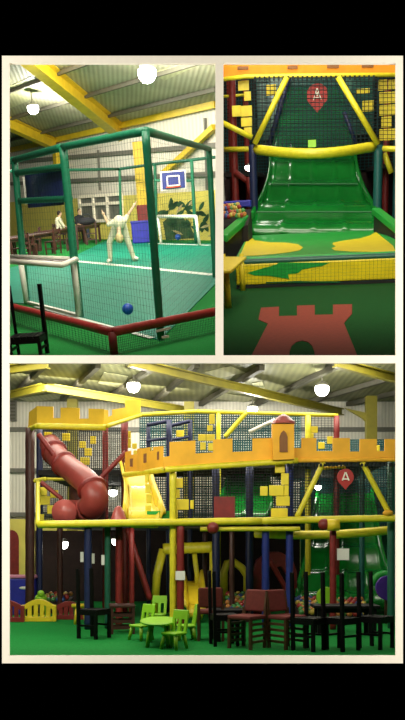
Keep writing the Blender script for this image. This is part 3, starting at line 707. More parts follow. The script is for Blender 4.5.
# stepped boards of yellow bricks
def bricks(par, room, y, rows, mt='brick_yellow', nm='brick_panel', lab='stepped board of yellow bricks'):
    m = MB()
    for x0, y0, x1, y1 in rows:
        a, b_ = room.P(x0+.2, y1-.2, y=y), room.P(x1-.2, y0+.2, y=y); m.box(a.x, b_.x, y, y+.05, a.z, b_.z)
    return m.build(nm, mt, par, bev=.008, label=lab)
bricks(fm, TR, 27.5, [(238, 80, 249, 91), (244, 91, 251, 101), (232, 105, 241, 117), (241, 105, 252, 117), (241, 117, 252, 127), (244, 127, 252, 135)])
bricks(fm, TR, 27.5, [(378, 79, 388, 91), (379, 91, 396, 104), (379, 104, 396, 116), (381, 116, 392, 128), (379, 128, 397, 141), (388, 79, 397, 90)])
bricks(fm, TR, 30, [(266, 84, 276, 96), (272, 98, 278, 104), (356, 88, 370, 94), (362, 100, 374, 112)])
# nets
MB().net(PT(254, 148, 27.1), PT(377, 146.5, 27.1), PT(377, 77, 27.1), PT(254, 78, 27.1), 30, 17, .011).build('net', 'net_dark', fm, label='dark square netting')
MB().net(PT(222, 136, 28.2), PT(253, 140, 28.2), PT(253, 80, 28.2), PT(222, 82, 28.2), 9, 14, .008).build('net', 'net_dark', fm, label='dark square netting')
MB().net(PT(379, 146.5, 27.3), PT(430, 147, 27.3), PT(430, 76, 27.3), PT(379, 77, 27.3), 12, 17, .008).build('net', 'net_dark', fm, label='dark square netting')
MB().net(PT(270, 146, 29.2), PT(357, 146, 29.2), PT(345, 78, 29.2), PT(283, 78, 29.2), 40, 30, .016).build('net', 'net_teal', fm, label='fine teal netting')
m = MB()
for i in range(26): p = PT(255+i*4.75, 76.5-i*.05, 27.0); m.bar(p, p+V((0, 0, -.11)), .05, .02)
m.build('lacing', 'net_dark', fm, label='dark lacing along the net edge')
# decks and backing inside the frame
a, b_ = PT(XL+.3, 150, 28.5), PT(256, 150, 28.5)
MB().box(a.x, b_.x, 28.3, 36, 2.0, 2.12).build('deck', 'deck_dark', fm, label='dark upper deck')
a, b_ = PT(377, 150, 28.3), PT(430, 150, 28.3)
MB().box(a.x, b_.x, 28.3, 36, 2.0, 2.12).build('deck', 'deck_dark', fm, label='dark upper deck')
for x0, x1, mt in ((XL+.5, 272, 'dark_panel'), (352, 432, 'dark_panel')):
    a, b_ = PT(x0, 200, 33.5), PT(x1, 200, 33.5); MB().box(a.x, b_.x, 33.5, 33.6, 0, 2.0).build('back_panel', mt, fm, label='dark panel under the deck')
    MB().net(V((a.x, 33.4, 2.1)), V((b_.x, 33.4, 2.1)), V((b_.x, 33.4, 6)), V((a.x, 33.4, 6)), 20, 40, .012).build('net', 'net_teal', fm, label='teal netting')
a, b_ = PT(258, 150, 33.6), PT(372, 150, 33.6)
MB().box(a.x, b_.x, 33.6, 33.7, 3.2, 6.4).build('back_panel', 'slide_teal', fm, label='teal back panel at the slide top')
ptube(fm, 'post', 'navy', [PT(268, 150, 29), PT(289, 76, 29)], .08, 'slanting navy post'); ptube(fm, 'post', 'navy', [PT(358, 149, 29), PT(344, 112, 29)], .06, 'slanting navy post')
ptube(fm, 'rail', 'maroon_pad', [PT(235, 172, 27.8), PT(251, 184, 27.8)], .08, 'maroon padded rail'); ptube(fm, 'brace', 'maroon_pad', [PT(248, 178, 27.8), PT(252, 202, 27.6)], .08, 'maroon padded brace')
MB().box(PT(XL+.3, 205, 24.5).x, PT(251, 205, 24.5).x, 24.5, 24.8, PT(230, 208, 24.5).z, PT(230, 201, 24.5).z).build('pit_wall', 'blue_pad', fm, bev=.03, label='blue padded ball pit wall')
# lit hall lamp seen through the frame
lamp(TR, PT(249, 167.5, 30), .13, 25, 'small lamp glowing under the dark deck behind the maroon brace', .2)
lamp(TR, PT(263, 66, 30.5), .2, 60, 'hall lamp glowing above the orange battlement board', .3)
# round red sign with white figure mark
sg_ = thing('round_sign', 'red balloon shaped sign with a white mark hung on the netting', 'sign', PT(317, 110, 27.35), R)
c = PT(317.3, 95, 27.35); r_ = .29; pts = []
for i in range(21):
    t = math.radians(-60+300*i/20+0); pts.append(c+V((r_*math.sin(t+math.radians(-90-0)+math.radians(0)), 0, 0)))
pts = [c+V((r_*math.cos(math.radians(a)), 0, r_*math.sin(math.radians(a)))) for a in range(-48, 229, 12)]+[c+V((0, 0, -r_*1.5))]
sb_ = MB().poly(pts, (0, .04, 0)).build('board', 'sign_red', sg_)
m = MB(); Z = lambda x, z: c+V((x, -.012, z))
m.bar(Z(-.105, -.12), Z(-.01, .16), .02, .055, V((0, 1, 0))); m.bar(Z(.105, -.12), Z(.0, .16), .02, .055, V((0, 1, 0))); m.bar(Z(-.07, -.06), Z(.07, -.06), .02, .04, V((0, 1, 0)))
m.ball(Z(.0, .02), (.03, .012, .05)); m.build('mark', 'white_paint', sb_, label='white triangular mark')
solo(MB().box(PT(308, 144, 27).x, PT(316, 144, 27).x, 27.0, 27.06, PT(308, 147.5, 27.0).z, PT(308, 140, 27.0).z), 'lime_tag', 'lime', R, 'small lime tag hanging on the netting above the yellow roll', 'tag')
# little yellow table
yt = FT(230, 308).y; q = PT(228, 262, yt)
tb = thing('kids_table', 'small yellow table with round legs standing on the dark green carpet', 'table', V((PT(222, 300, yt+.4).x, yt+.35, 0)), R)
ZT = .62; T2 = lambda px, py: TR.P(px, py, z=ZT)
MB().poly([T2(221.9, 270.5), T2(231, 269.8), T2(246.5, 256.5), T2(221.9, 256.5)], (0, 0, -.045)).build('table_top', 'yellow_pad', tb, bev=.012)
for px, py, in ((228.3, 308), (243, 290.5), (225, 290.5)):
    p = FT(px, py); MB().tube([p, p+V((-.005, 0, .3)), p+V((-.01, .02, ZT-.03))], [.05, .044, .036], 14).build('leg', 'yellow_pad', tb, smooth=True)
# balls in the pit beyond the slide
bp = {}
def ball_pit(room, spots, r, where, grp):
    for i, p in enumerate(spots):
        k = rnd.randrange(5)
        cname = ['red', 'yellow', 'green', 'blue', 'orange'][k]; key = (grp, k)
        if key not in bp:
            bp[key] = sphere_thing('pit_ball', p, r, BALLC[k], room, 'small %s plastic ball lying in %s' % (cname, where), 'ball', '%s balls in %s' % (cname, where))
        else: dup(bp[key], room, p, 0, bp[key]['label'])
sp = []
for rr in range(4):
    for i in range(9-rr):
        a = PT(223.5+i*2.6+(rr % 2)*1.2, 219-rr*3.6+rnd.uniform(-.8, .8)-i*.25, 23.0+rr*.3); sp.append(a)
xa, xb = PT(XL+.3, 205, 23.5).x, PT(249, 205, 23.5).x
MB().hexa([(xa, 22.9, 0), (xb, 22.9, 0), (xb, 24.45, 0), (xa, 24.45, 0), (xa, 22.9, .8), (xb, 22.9, .8), (xb, 24.45, 1.14), (xa, 24.45, 1.14)]).build('ball_pit_base', 'deck_dark', fm, label='dark ball pit base')
ball_pit(TR, sp, .06, 'the pit beside the wide green slide', 'TR')

# ================================================================== PLAY FRAME HALL (lower)
R = B
PB = lambda px, py, y: B.P(px, py, y=y)
FB = lambda px, py: B.P(px, py, z=0)
ZC = 5.5
CB = lambda px, py, z=ZC: B.P(px, py, z=z)
xw = 205/F*26
struct(MB().box(-7.5, 7.5, YW+.06, 27, -.03, 0), 'floor', 'carpet_hall', R, 'bright green carpet floor of the play frame hall', 'floor')
struct(MB().box(-7.5, 7.5, 26, 26.1, 0, ZC+.1), 'wall_back', 'cladding', R, 'pale ribbed cladding wall behind the castle play frame', 'wall')
struct(MB().box(-7.5, 7.5, 25.9, 25.96, 0, PB(20, 519, 25.9).z), 'wall_dado', 'yellow_paint', R, 'yellow painted lower wall behind the castle play frame', 'wall')
for i, y in enumerate((429.5, 470.5, 514.5)):
    z = PB(0, y, 25.95).z; struct(MB().box(-7.5, 7.5, 25.88, 25.98, z-.06, z+.06), 'trim_%d' % (9+i), 'grey_metal', R, 'grey horizontal rail on the cladding, '+['topmost', 'middle', 'lowest'][i]+' of three', 'rail')
struct(MB().box(-7.5, 7.5, 19.6, 26, ZC, ZC+.08), 'ceiling', 'roof_hall', R, 'ribbed roof sheeting over the castle play frame', 'ceiling')
pu = [((150, 402), (197, 362)), ((200, 402), (262, 364)), ((105, 397), (150, 366)), ((300, 402), (400, 372)), ((338, 404), (400, 389)), ((255, 402), (338, 362)), ((12, 394), (42, 364)), ((62, 396), (98, 362))]
for i, (a, b_) in enumerate(pu):
    struct(MB().bar(CB(*a)-V((0, 0, .08)), CB(*b_)-V((0, 0, .08)), .12, .12), 'beam_purlin', 'purlin', R, 'dark roof purlin, %s from the side wall end' % ['fifth', 'sixth', 'fourth', 'eighth', 'ninth', 'seventh', 'first', 'third'][i], 'beam')
for i, pts in enumerate(([(104, 372), (128, 376), (122, 388), (98, 383)], [(18, 398), (60, 392), (75, 396), (30, 402)], [(218, 392), (255, 398), (245, 402), (212, 398)], [(252, 383), (262, 381), (265, 388), (255, 390)], [(312, 362), (326, 362), (324, 370), (316, 371)], [(205, 372), (230, 366), (245, 372), (220, 378)])):
    struct(MB().poly([CB(x, y, ZC-.01) for x, y in pts], (0, 0, -.012)), 'window_%d' % (5+i), 'skylight', R, 'pale translucent roof panel %s' % ['beside the single lamp over the tower', 'above the orange tower', 'over the middle of the battlement', 'above the small lamp over the turret', 'at the roof edge above the brightest lamp', 'between the long yellow rafter and the roof edge'][i], 'skylight')
bm_ = [((3, 397), (45, 387), 'sloping yellow rafter end above the orange tower'), ((45, 387), (185, 410), 'yellow rafter running down behind the orange tower'), ((130, 362), (350, 414), 'long yellow rafter crossing the roof above the battlement'), ((335, 362.5), (410, 382), 'yellow rafter at the roof corner by the brightest lamp'), ((3, 370), (48, 364), 'short yellow rafter at the roof edge over the tower')]
for a, b_, lab in bm_:
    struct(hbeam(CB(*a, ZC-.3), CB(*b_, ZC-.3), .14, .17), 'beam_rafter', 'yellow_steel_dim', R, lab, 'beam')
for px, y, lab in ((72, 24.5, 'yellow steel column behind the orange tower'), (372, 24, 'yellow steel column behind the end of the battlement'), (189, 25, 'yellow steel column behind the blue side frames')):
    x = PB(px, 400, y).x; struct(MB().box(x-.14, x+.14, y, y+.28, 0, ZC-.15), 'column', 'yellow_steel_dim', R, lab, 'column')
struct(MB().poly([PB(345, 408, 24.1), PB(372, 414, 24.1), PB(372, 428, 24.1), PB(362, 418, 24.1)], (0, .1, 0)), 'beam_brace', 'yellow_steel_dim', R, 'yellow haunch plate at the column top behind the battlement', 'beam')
# dark vent and painted archway on the wall
vt = solo(MB().box(PB(6, 400, 25.8).x, PB(16.5, 400, 25.8).x, 25.75, 25.9, PB(0, 421, 25.8).z, PB(0, 400, 25.8).z), 'wall_vent', 'grey_metal', R, 'dark grey vent box high on the pale cladding', 'vent')
m = MB()
for k in range(6): z = PB(0, 419.5-k*3.4, 25.75).z; m.box(PB(7, 400, 25.8).x, PB(15.8, 400, 25.8).x, 25.72, 25.75, z, z+.05)
m.build('louvre', 'purlin', vt)
pts = [PB(5, 590, 25.85)]+[PB(12+7*math.cos(t), 540-10*math.sin(t), 25.85) for t in [math.pi*k/8 for k in range(8, -1, -1)]]+[PB(19, 590, 25.85)]
solo(MB().poly(pts, (0, -.02, 0)), 'painted_archway', 'maroon_pad', R, 'maroon archway painted on the yellow lower wall', 'mural')
# hall lamps
lamp(R, PB(133.5, 386, 20.8), .155, 220, 'bright lamp hanging over the orange tower end of the roof', .12)
lamp(R, PB(322, 389, 20.6), .165, 260, 'brightest lamp, alone on the roof at the far end of the battlement', .12)
lamp(R, PB(252.5, 409, 23.4), .135, 160, 'lamp hanging low behind the turret', .5)
for i, (px, py, y, r_, pw) in enumerate(((63, 544, 20.5, .12, 8), (116, 541, 20.5, .1, 5), (113, 492, 21.5, .11, 10), (318, 487, 21.5, .08, 5))):  # first two bulbs stand in for bright reflections of lights
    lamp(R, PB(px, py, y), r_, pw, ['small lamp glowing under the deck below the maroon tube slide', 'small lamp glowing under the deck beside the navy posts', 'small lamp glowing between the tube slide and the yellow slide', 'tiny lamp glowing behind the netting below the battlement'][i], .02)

# ---------------------------------------------------------------- the castle play frame
YA = 15.0
pf = thing('castle_play_frame', 'big castle play frame with orange battlements, padded posts and netting on green carpet', 'soft play frame', V((PB(210, 600, YA).x, YA, 0)), R)
def post(px, y, ptop, r_, mt, lab, pbot=None, par=pf):
    p = PB(px, ptop, y); z0 = 0 if pbot is None else PB(px, pbot, y).z
    n = 12; return MB().tube([V((p.x, y, z0+(p.z-z0)*i/n)) for i in range(n+1)], [r_*(1+.07*(i % 2)) for i in range(n+1)], 10).build('post', mt, par, smooth=True, label=lab)
def prail(a, b_, r_, mt, lab, nm='rail', par=pf):
    return MB().tube([lerp(a, b_, i/16) for i in range(17)], [r_*(1+.06*(i % 2)) for i in range(17)], 10).build(nm, mt, par, smooth=True, label=lab)
# decks (they shade the lower storey)
ZD = 1.74
def slab(x0, x1, y0, y1, z, lab, mt='deck_dark', th=.1, nm='deck'):
    a, b_ = PB(x0, 500, y0).x, PB(x1, 500, y0).x
    return MB().box(a, b_, y0, y1, z-th, z).build(nm, mt, pf, label=lab)
slab(36, 300, YA+.1, 22, 1.79, 'dark main deck', th=.06)
slab(38, 140, 18, 22, 2.9, 'dark tower deck'); slab(300, 398, 17, 22.6, 3.1, 'dark upper deck')  # last slab is added to darken the wide slide below it
slab(140, 300, 19.2, 22, 3.15, 'dark upper deck')
for x0, x1, mt in ((35, 130, 'dark_panel'), (130, 215, 'dark_panel'), (215, 300, 'dark_panel')):  # dark panels put in to deepen the shade of the lower storey
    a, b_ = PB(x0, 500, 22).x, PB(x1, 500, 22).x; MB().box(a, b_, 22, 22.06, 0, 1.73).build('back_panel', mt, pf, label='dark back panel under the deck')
a, b_ = PB(300, 500, 23.5).x, PB(400, 500, 23.5).x; MB().box(a, b_, 23.4, 23.5, 0, 2.9).build('back_panel', 'slide_teal', pf, label='teal back panel')
# front rails
prail(PB(38, 524.5, YA), PB(262, 520.8, YA), .062, 'yellow_tube', 'long yellow padded front rail')
prail(PB(262, 520.8, YA), PB(402, 518, YA), .06, 'yellow_tube', 'long yellow padded front rail')
prail(PB(200, 529, YA+.06), PB(300, 529, YA+.06), .04, 'yellow_tube', 'lower yellow rail')
pts = [PB(255+137*i/16, 533.5-3.5*i/16+3*math.sin(math.pi*i/16), 16.2-.25*math.sin(math.pi*i/16)) for i in range(17)]
MB().tube(pts, [.075*(1+.05*(i % 2)) for i in range(17)], 12).build('bow_roll', 'yellow_tube', pf, smooth=True, label='yellow padded roll over the green slide')
m = MB()
for px, py, mt in ((213, 528, 'maroon_pad'), (324, 524.5, 'maroon_pad')):
    p = PB(px, py, YA-.06); MB().ball(p, (.1, .09, .1)).build('joint_pad', mt, pf, smooth=True, label='maroon padded joint')
p = PB(333, 525, YA-.06); MB().tube([p+V((-.1, 0, 0)), p+V((.1, 0, 0))], .1, 14).build('joint_pad', 'yellow_pad', pf, smooth=True, label='yellow padded joint')
p = PB(388, 513, YA-.02); MB().ball(p, (.09, .08, .05)).build('joint_pad', 'orange_panel', pf, smooth=True, label='orange padded joint')
# left tower rails
prail(PB(26, 482, 18), PB(46, 479, 18), .045, 'yellow_tube', 'short yellow rail'); prail(PB(45, 479, 18), PB(104, 480, 18), .03, 'yellow_tube', 'thin yellow rail')
prail(PB(38, 482, 17), PB(38, 524, YA), .04, 'yellow_tube', 'yellow edge rail')
prail(PB(107, 426, 17.4), PB(140, 415.5, 18.6), .04, 'yellow_tube', 'yellow edge rail'); prail(PB(140, 415, 19), PB(196, 411.5, 19), .045, 'yellow_tube', 'thin yellow top rail')
prail(PB(196, 411.5, 19), PB(338, 415.5, 19), .04, 'yellow_tube', 'thin yellow top rail')
# posts
for px, y, pt_, r_, mt, lab in ((30, 18, 428, .09, 'dark_wood', 'dark padded corner post'), (39.5, 18.2, 428, .06, 'navy', 'navy padded post'), (88, YA+.1, 522, .062, 'navy', 'navy padded post'), (107.5, YA+.3, 522, .05, 'green_pad_dark', 'dark green padded post'),
    (105.5, 18, 426, .06, 'maroon_pad', 'maroon padded post'), (124.5, 18.4, 420, .07, 'maroon_pad', 'maroon padded post'), (119, YA+.4, 512, .06, 'maroon_pad', 'maroon padded post'), (131.5, 16.6, 527, .05, 'maroon_pad', 'maroon padded post'),
    (173, YA+.12, 468, .058, 'yellow_tube', 'yellow padded post'), (180.5, YA+.05, 522, .062, 'maroon_pad', 'maroon padded post'), (216, 17.5, 466, .075, 'navy', 'navy padded post'), (249.5, 17.5, 466, .075, 'navy', 'navy padded post'),
    (265.5, YA+.15, 522, .062, 'blue_post', 'blue padded post'), (289.5, YA+.2, 462, .062, 'blue_post', 'blue padded post'), (333, YA+.1, 527, .055, 'maroon_pad', 'maroon padded post'), (336.5, 19, 416, .06, 'maroon_pad', 'maroon padded post'), (391, YA+.3, 462, .06, 'green_pad_dark', 'dark green padded post'),
    (218.5, 19, 413, .05, 'yellow_tube', 'yellow padded post'), (308, 19, 415, .06, 'yellow_tube', 'yellow padded post'), (169, 18.6, 420, .06, 'navy', 'navy padded post'), (148.5, 18.8, 427, .045, 'navy', 'navy padded post'), (190, 19.2, 420, .05, 'navy', 'navy padded post'), (362, 17.8, 466, .05, 'teal_post', 'teal padded post'), (232, 16.8, 528, .05, 'dark_wood', 'dark padded post'), (60, 18.6, 528, .06, 'dark_wood', 'dark padded post'), (205, 18.4, 530, .05, 'dark_wood', 'dark padded post')):
    post(px, y, pt_, r_, mt, lab)
# slanting tubes
for a, b_, y, r_, mt, lab in (((323.5, 462), (297, 517), YA+.05, .045, 'yellow_tube', 'yellow slanting brace'), ((362, 462), (389.5, 514), YA+.05, .045, 'yellow_tube', 'yellow slanting brace'), ((320, 468.5), (346, 466.5), YA+.4, .03, 'yellow_tube', 'thin yellow brace'),
    ((246, 413), (225, 437), 19, .05, 'yellow_tube', 'yellow slanting brace'), ((249, 432), (275, 420), 19.2, .04, 'white_paint', 'pale slanting brace'), ((126, 452), (92, 487), 17.2, .045, 'maroon_pad', 'maroon slanting brace'), ((38.5, 434), (55, 456), 16.8, .05, 'maroon_pad', 'maroon slanting brace'), ((41, 482), (62, 499), 16.4, .04, 'maroon_pad', 'maroon slanting brace'),
    ((147, 425), (169, 421), 18.7, .04, 'navy', 'navy rail'), ((170, 426), (190, 421), 18.9, .04, 'navy', 'navy rail'), ((127, 528), (150, 600), 17, .06, 'maroon_pad', 'maroon slanting brace'), ((270, 560), (292, 600), 17.5, .05, 'maroon_pad', 'maroon slanting brace')):
    prail(PB(*a, y), PB(*b_, y), r_, mt, lab, 'brace')
prail(PB(147, 441, 18.7), PB(168, 438, 18.7), .03, 'navy', 'navy rail'); prail(PB(171, 440, 18.9), PB(189, 437, 18.9), .03, 'navy', 'navy rail')
# battlement boards
def board(pts, y, th=.07, mt='orange_panel', lab='orange battlement board', nm='battlement_panel', y2=None):
    ys = [y]*len(pts) if y2 is None else [y+(y2-y)*(p[0]-pts[0][0])/(max(q[0] for q in pts)-pts[0][0]) for p in pts]
    return MB().poly([PB(p[0], p[1], yy) for p, yy in zip(pts, ys)], (0, th, 0)).build(nm, mt, pf, label=lab)
board([(125, 474), (125, 452), (131, 450.5), (131, 455), (137, 454), (137, 449), (142, 448), (142, 471)], 16.6, y2=15.8)
board([(142, 471), (142, 448.5), (150, 447), (150, 451), (153, 450.5), (153, 447), (163.5, 446), (163.5, 468.5)], 15.8, y2=15.2)
board([(163.5, 468.5), (163.5, 457), (169.5, 456), (169.5, 442), (195.5, 440.5), (195.5, 453.5), (213, 452.5), (213, 439.5), (232.5, 438.5), (232.5, 452), (252.5, 451), (252.5, 438.5), (273, 438), (273, 460), (200, 465)], YA+.02)
board([(292, 459), (292, 448), (301.5, 448), (301.5, 438), (316.5, 438), (316.5, 451), (333, 451), (333, 438), (350, 438), (350, 451.5), (360, 451.5), (360, 439), (377, 439), (377, 451), (385, 451), (385, 439), (403, 439), (403, 458.5)], YA+.02)
for i, (x0, x1, y0, y1) in enumerate(((143.5, 147.5, 454, 463), (130, 134.5, 459, 467), (157, 160, 452, 460))):
    board([(x0, y1), (x0, y0), (x1, y0-.6), (x1, y1-.6)], 15.7 if i == 0 else (16.25 if i == 1 else 15.35), -.03, 'orange_dark', 'dark arrow slot', 'arrow_slot')
prail(PB(125, 475, 16.6), PB(165, 469.5, 15.1), .05, 'yellow_tube', 'yellow edge roll'); prail(PB(165, 469.5, 15), PB(298, 460.5, YA), .05, 'yellow_tube', 'yellow edge roll'); prail(PB(298, 460.5, YA), PB(402, 459.5, YA), .035, 'orange_panel', 'orange edge roll')
m = MB()
for i in range(28): p = PB(288+i*4.1, 463.5, YA-.02); m.bar(p, p-V((0, 0, .05)), .04, .02)
m.build('lacing', 'net_dark', pf, label='dark lacing under the battlement')
# turret
tw = board([(273, 460), (272.5, 424), (294, 424), (294.5, 459)], YA-.12, .25, 'orange_panel', 'orange turret board', 'turret')
MB().poly([PB(x, y, YA-.125) for x, y in ((279.5, 452), (279.5, 437), (281, 433), (283.5, 430.5), (286, 433), (287.5, 437), (287.5, 452))], (0, -.02, 0)).build('turret_window', 'orange_dark', tw, label='dark arched window', origin=ORG[tw.name])
p = PB(283.5, 424, YA); MB().lathe(p, [(.2, 0), (.19, .04), (.1, .12), (.01, .17)], 16).build('turret_roof', 'tube_pink', tw, label='pinkish red cap', origin=ORG[tw.name])
# left tower battlement
board([(37, 425), (37, 406), (53, 406.5), (53, 418), (60.5, 418), (60.5, 407.5), (79.5, 408), (79.5, 418.5), (88.5, 418.5), (88.5, 408.5), (104, 409), (104, 426)], 17.6, mt='gold_panel')
board([(28, 429), (29, 412), (37, 406), (37, 425)], 18.3, .07, y2=17.6, mt='gold_panel')
board([(104, 426), (104, 409.5), (108, 410), (108, 417), (112, 415), (112, 409.5), (125, 407.5), (125, 400), (140.5, 400), (140.5, 414.5), (124, 419)], 17.6, y2=18.8, mt='gold_panel')
prail(PB(28, 430, 18.3), PB(37, 426, 17.55), .05, 'yellow_tube', 'yellow edge roll'); prail(PB(37, 426, 17.55), PB(106, 427.5, 17.55), .06, 'yellow_tube', 'yellow edge roll')
# brick boards
def bk(y, rows, mt='brick_yellow'):
    left_ = list(rows)
    while left_:
        grp = [left_.pop()]; grew = True
        while grew:
            grew = False
            for q in list(left_):
                if any(q[0] <= g_[2]+2 and q[2] >= g_[0]-2 and q[1] <= g_[3]+2 and q[3] >= g_[1]-2 for g_ in grp): grp.append(q); left_.remove(q); grew = True
        bricks(pf, B, y, grp, mt)
bk(YA+.1, [(275, 464, 285, 473), (281, 473, 289, 485), (260, 486, 268, 496), (269, 485, 284, 496), (284, 485, 289, 496), (276, 496, 290, 506), (271, 508, 288, 518)])
bk(YA+.2, [(173, 478, 183, 488), (172, 489, 180, 498), (174, 499, 189, 510), (190, 500, 194, 509), (172, 510, 178, 518)])
bk(18.2, [(198, 434, 206, 441), (206, 434, 215, 441), (207, 425, 213, 431), (209, 414, 215, 424), (208, 443, 214, 451), (200, 442, 206, 450)])
bk(19.1, [(309, 426, 318, 433), (306, 433, 314, 440), (327, 436, 333, 444), (318, 442, 325, 449), (377, 445, 380, 453)])
bk(18.6, [(79, 441, 86, 448), (84, 448, 92, 456), (80, 457, 90, 465), (90, 436, 96, 444), (62, 433, 70, 441), (44, 432, 52, 442), (126, 431, 131, 438), (127, 438, 131, 448), (132, 443, 137, 449), (133, 450, 141, 460)])
bk(16.8, [(38, 487, 47, 496), (40, 496, 50, 505), (47, 505, 56, 514), (38, 514, 44, 521), (50, 490, 58, 498)])
bk(15.6, [(145, 474, 149, 482), (145, 484, 151, 493), (146, 494, 152, 503), (145, 505, 151, 513)])
bk(18.9, [(146, 447, 152, 454), (176, 430, 184, 437)])
# other boards
board([(214, 519), (214, 496.5), (235, 496.5), (235, 518)], YA+.25, .04, 'maroon_pad', 'maroon square panel', 'panel')
board([(147, 520), (147, 511), (170, 511), (170, 519)], YA+.5, .04, 'pad_green', 'green panel', 'panel')
# netting of the frame
def fnet(x0, x1, y0, y1, y, nu, nv, mt='net_dark', r_=.0055):
    MB().net(PB(x0, y1, y), PB(x1, y1, y), PB(x1, y0, y), PB(x0, y0, y), nu, nv, r_).build('net', mt, pf, label='dark square netting')
fnet(289, 392, 463, 516, YA+.12, 36, 18); fnet(140, 338, 416, 440, 19.3, 60, 10, 'net_dark', .004); fnet(183, 272, 468, 517, YA+.3, 32, 18)
fnet(37, 104, 428, 478, 18.3, 28, 20, 'net_dark', .003); fnet(37, 126, 428, 520, 21.5, 44, 46, 'net_dark', .012); fnet(104, 126, 428, 520, 17.6, 10, 34, 'net_dark', .003); pass  # dense net at the tower back is added to dim the interior
fnet(214, 275, 440, 518, 21.5, 26, 30, 'net_teal', .014); fnet(140, 300, 414, 520, 21.9, 70, 44, 'net_teal', .015); fnet(300, 398, 440, 530, 21.9, 40, 40, 'net_teal', .02)
# ---------------------------------------------------------------- slides
prb = [(604, 300, 393, 18.0), (594, 301, 391, 18.3), (584, 303, 388, 18.7), (574, 306, 385, 19.1), (563, 309, 381, 19.5), (551, 311, 378, 19.9), (538, 313, 376, 20.3), (524, 315, 374, 20.8), (508, 318, 371, 21.4), (492, 321, 369, 22.0), (478, 323, 367, 22.5)]
slide(B, prb, 'wave_slide', 'wide green wave slide behind the black chairs, under the battlement', 'slide_green')
pr2 = [(517, 218, 268, 17.9), (508, 222, 268, 18.6), (496, 227, 267, 19.4), (484, 231, 266, 20.2), (473, 234, 265, 20.9), (466, 236, 264, 21.4)]
slide(B, pr2, 'upper_slide', 'green slide on the upper deck behind the maroon square panel', 'slide_green', 2)
pr3 = [(521, 128, 160, 15.4), (511, 129, 157, 15.7), (500, 129.5, 153, 16.1), (489, 129, 149, 16.5), (478, 126, 147, 17.0), (468, 124, 146, 17.6)]
slide(B, pr3, 'yellow_slide', 'bright yellow slide beside the maroon tube slide under the angled battlement', 'yellow_pad', 1)
pr4 = [(614, 189, 203, 16.2), (606, 188.5, 201.5, 16.5), (597, 188, 200, 16.9), (588, 187.5, 199, 17.3), (578, 187, 198, 17.8)]
slide(B, pr4, 'toddler_slide', 'small yellow slide behind the lime table and the maroon post', 'yellow_pad', 1)
# yellow padded arch gate beside it
ag = thing('padded_arch', 'yellow padded arch behind the maroon post with the white notice', 'arch', V((PB(185, 600, 17.6).x, 17.6, 0)), R)
prail(PB(163, 549, 17.6), PB(212, 547, 17.6), .11, 'yellow_tube', None, 'top_roll', ag)
MB().tube([V((PB(160, 552, 17.6).x-.12, 17.6, 0)), V((PB(157, 575, 17.6).x, 17.6, PB(0, 575, 17.6).z)), PB(163, 549, 17.6)], .08, 12).build('post', 'yellow_tube', ag, smooth=True)
MB().tube([V((PB(213.5, 552, 17.6).x, 17.6, 0)), PB(213.5, 549, 17.6)], .08, 12).build('post', 'yellow_tube', ag, smooth=True)
MB().tube([PB(194, 550, 17.7), PB(197, 575, 17.7), PB(197, 595, 17.7)], .05, 10).build('inner_strap', 'yellow_tube', ag, smooth=True)
solo(MB().tube([V((PB(224, 560, 18).x, 18, 0)), PB(224, 572, 18), PB(227, 563, 18), PB(234, 562, 18), PB(242, 568, 18), PB(247, 576, 18), V((PB(247, 576, 18).x, 18, 0))], .075, 12), 'padded_hoop', 'yellow_tube', R, 'yellow padded hoop in front of the maroon soft blocks', 'soft play hoop', smooth=True)
# maroon soft arch block
pts = [(253, 605), (253, 572), (257, 560), (268, 552), (281, 552), (293, 560), (297, 572), (297, 605), (288, 605), (288, 576), (281, 567), (268, 567), (262, 576), (262, 605)]
q = [PB(x, y, 18.2) for x, y in pts]
for v_ in q:
    if v_.z < .3: v_.z = 0
solo(MB().poly(q, (0, .4, 0)), 'soft_arch', 'maroon_pad', R, 'maroon soft play arch block behind the red chairs', 'soft play block', bev=.02)
# tube slide
ts = thing('tube_slide', 'thick maroon tube slide curling down from the orange tower', 'tube slide', V((PB(85, 520, 16.2).x, 16.2, ZD)), R)
cl = [PB(50, 444, 17.5), PB(56, 455, 17.1), PB(64, 464, 16.8), PB(74, 472, 16.5), PB(84, 480, 16.2), PB(92, 489, 16.0), PB(95, 499, 15.9), PB(90, 508, 16.1), PB(80, 512, 16.5), PB(70, 512, 16.4), PB(64, 512, 16.0)]
def smooth(P_, n=4):
    out = []
    for i in range(len(P_)-1):
        a, b_, c_, d_ = P_[max(i-1, 0)], P_[i], P_[i+1], P_[min(i+2, len(P_)-1)]
        for k in range(n):
            t = k/n; out.append(.5*((2*b_)+(-a+c_)*t+(2*a-5*b_+4*c_-d_)*t*t+(-a+3*b_-3*c_+d_)*t**3))
    return out+[P_[-1]]
cs = smooth(cl)
tub = MB().tube(cs[:29], [.205+.035*min(1, i/22) for i in range(29)], 20).build('tube', 'tube_red', ts, smooth=True)
MB().tube(cs[28:], .225, 20).build('outlet', 'tube_pink', ts, smooth=True, label='lower pinkish tube section')
for k in (3, 8, 20):
    d = (cs[k+1]-cs[k-1]).normalized()*.035; MB().tube([cs[k]-d, cs[k]+d], (.25 if k < 20 else .275), 20).build('flange', 'maroon_pad', tub, smooth=True, label='dark raised flange')
p = PB(88, 497, 16.9); MB().tube([V((p.x-.02, p.y, ZD)), V((p.x, p.y, ZD+.9))], .34, 20).build('drum', 'dark_wood', ts, smooth=True, label='dark drum support')
p = PB(118.5, 522, 15.3); solo(MB().lathe(V((p.x, p.y, ZD)), [(.15, 0), (.14, .1), (.09, .25), (.05, .32), (.02, .34)], 16), 'padded_cone', 'tube_pink', R, 'pinkish red padded cone standing on the deck edge beside the yellow slide', 'padding', smooth=True)
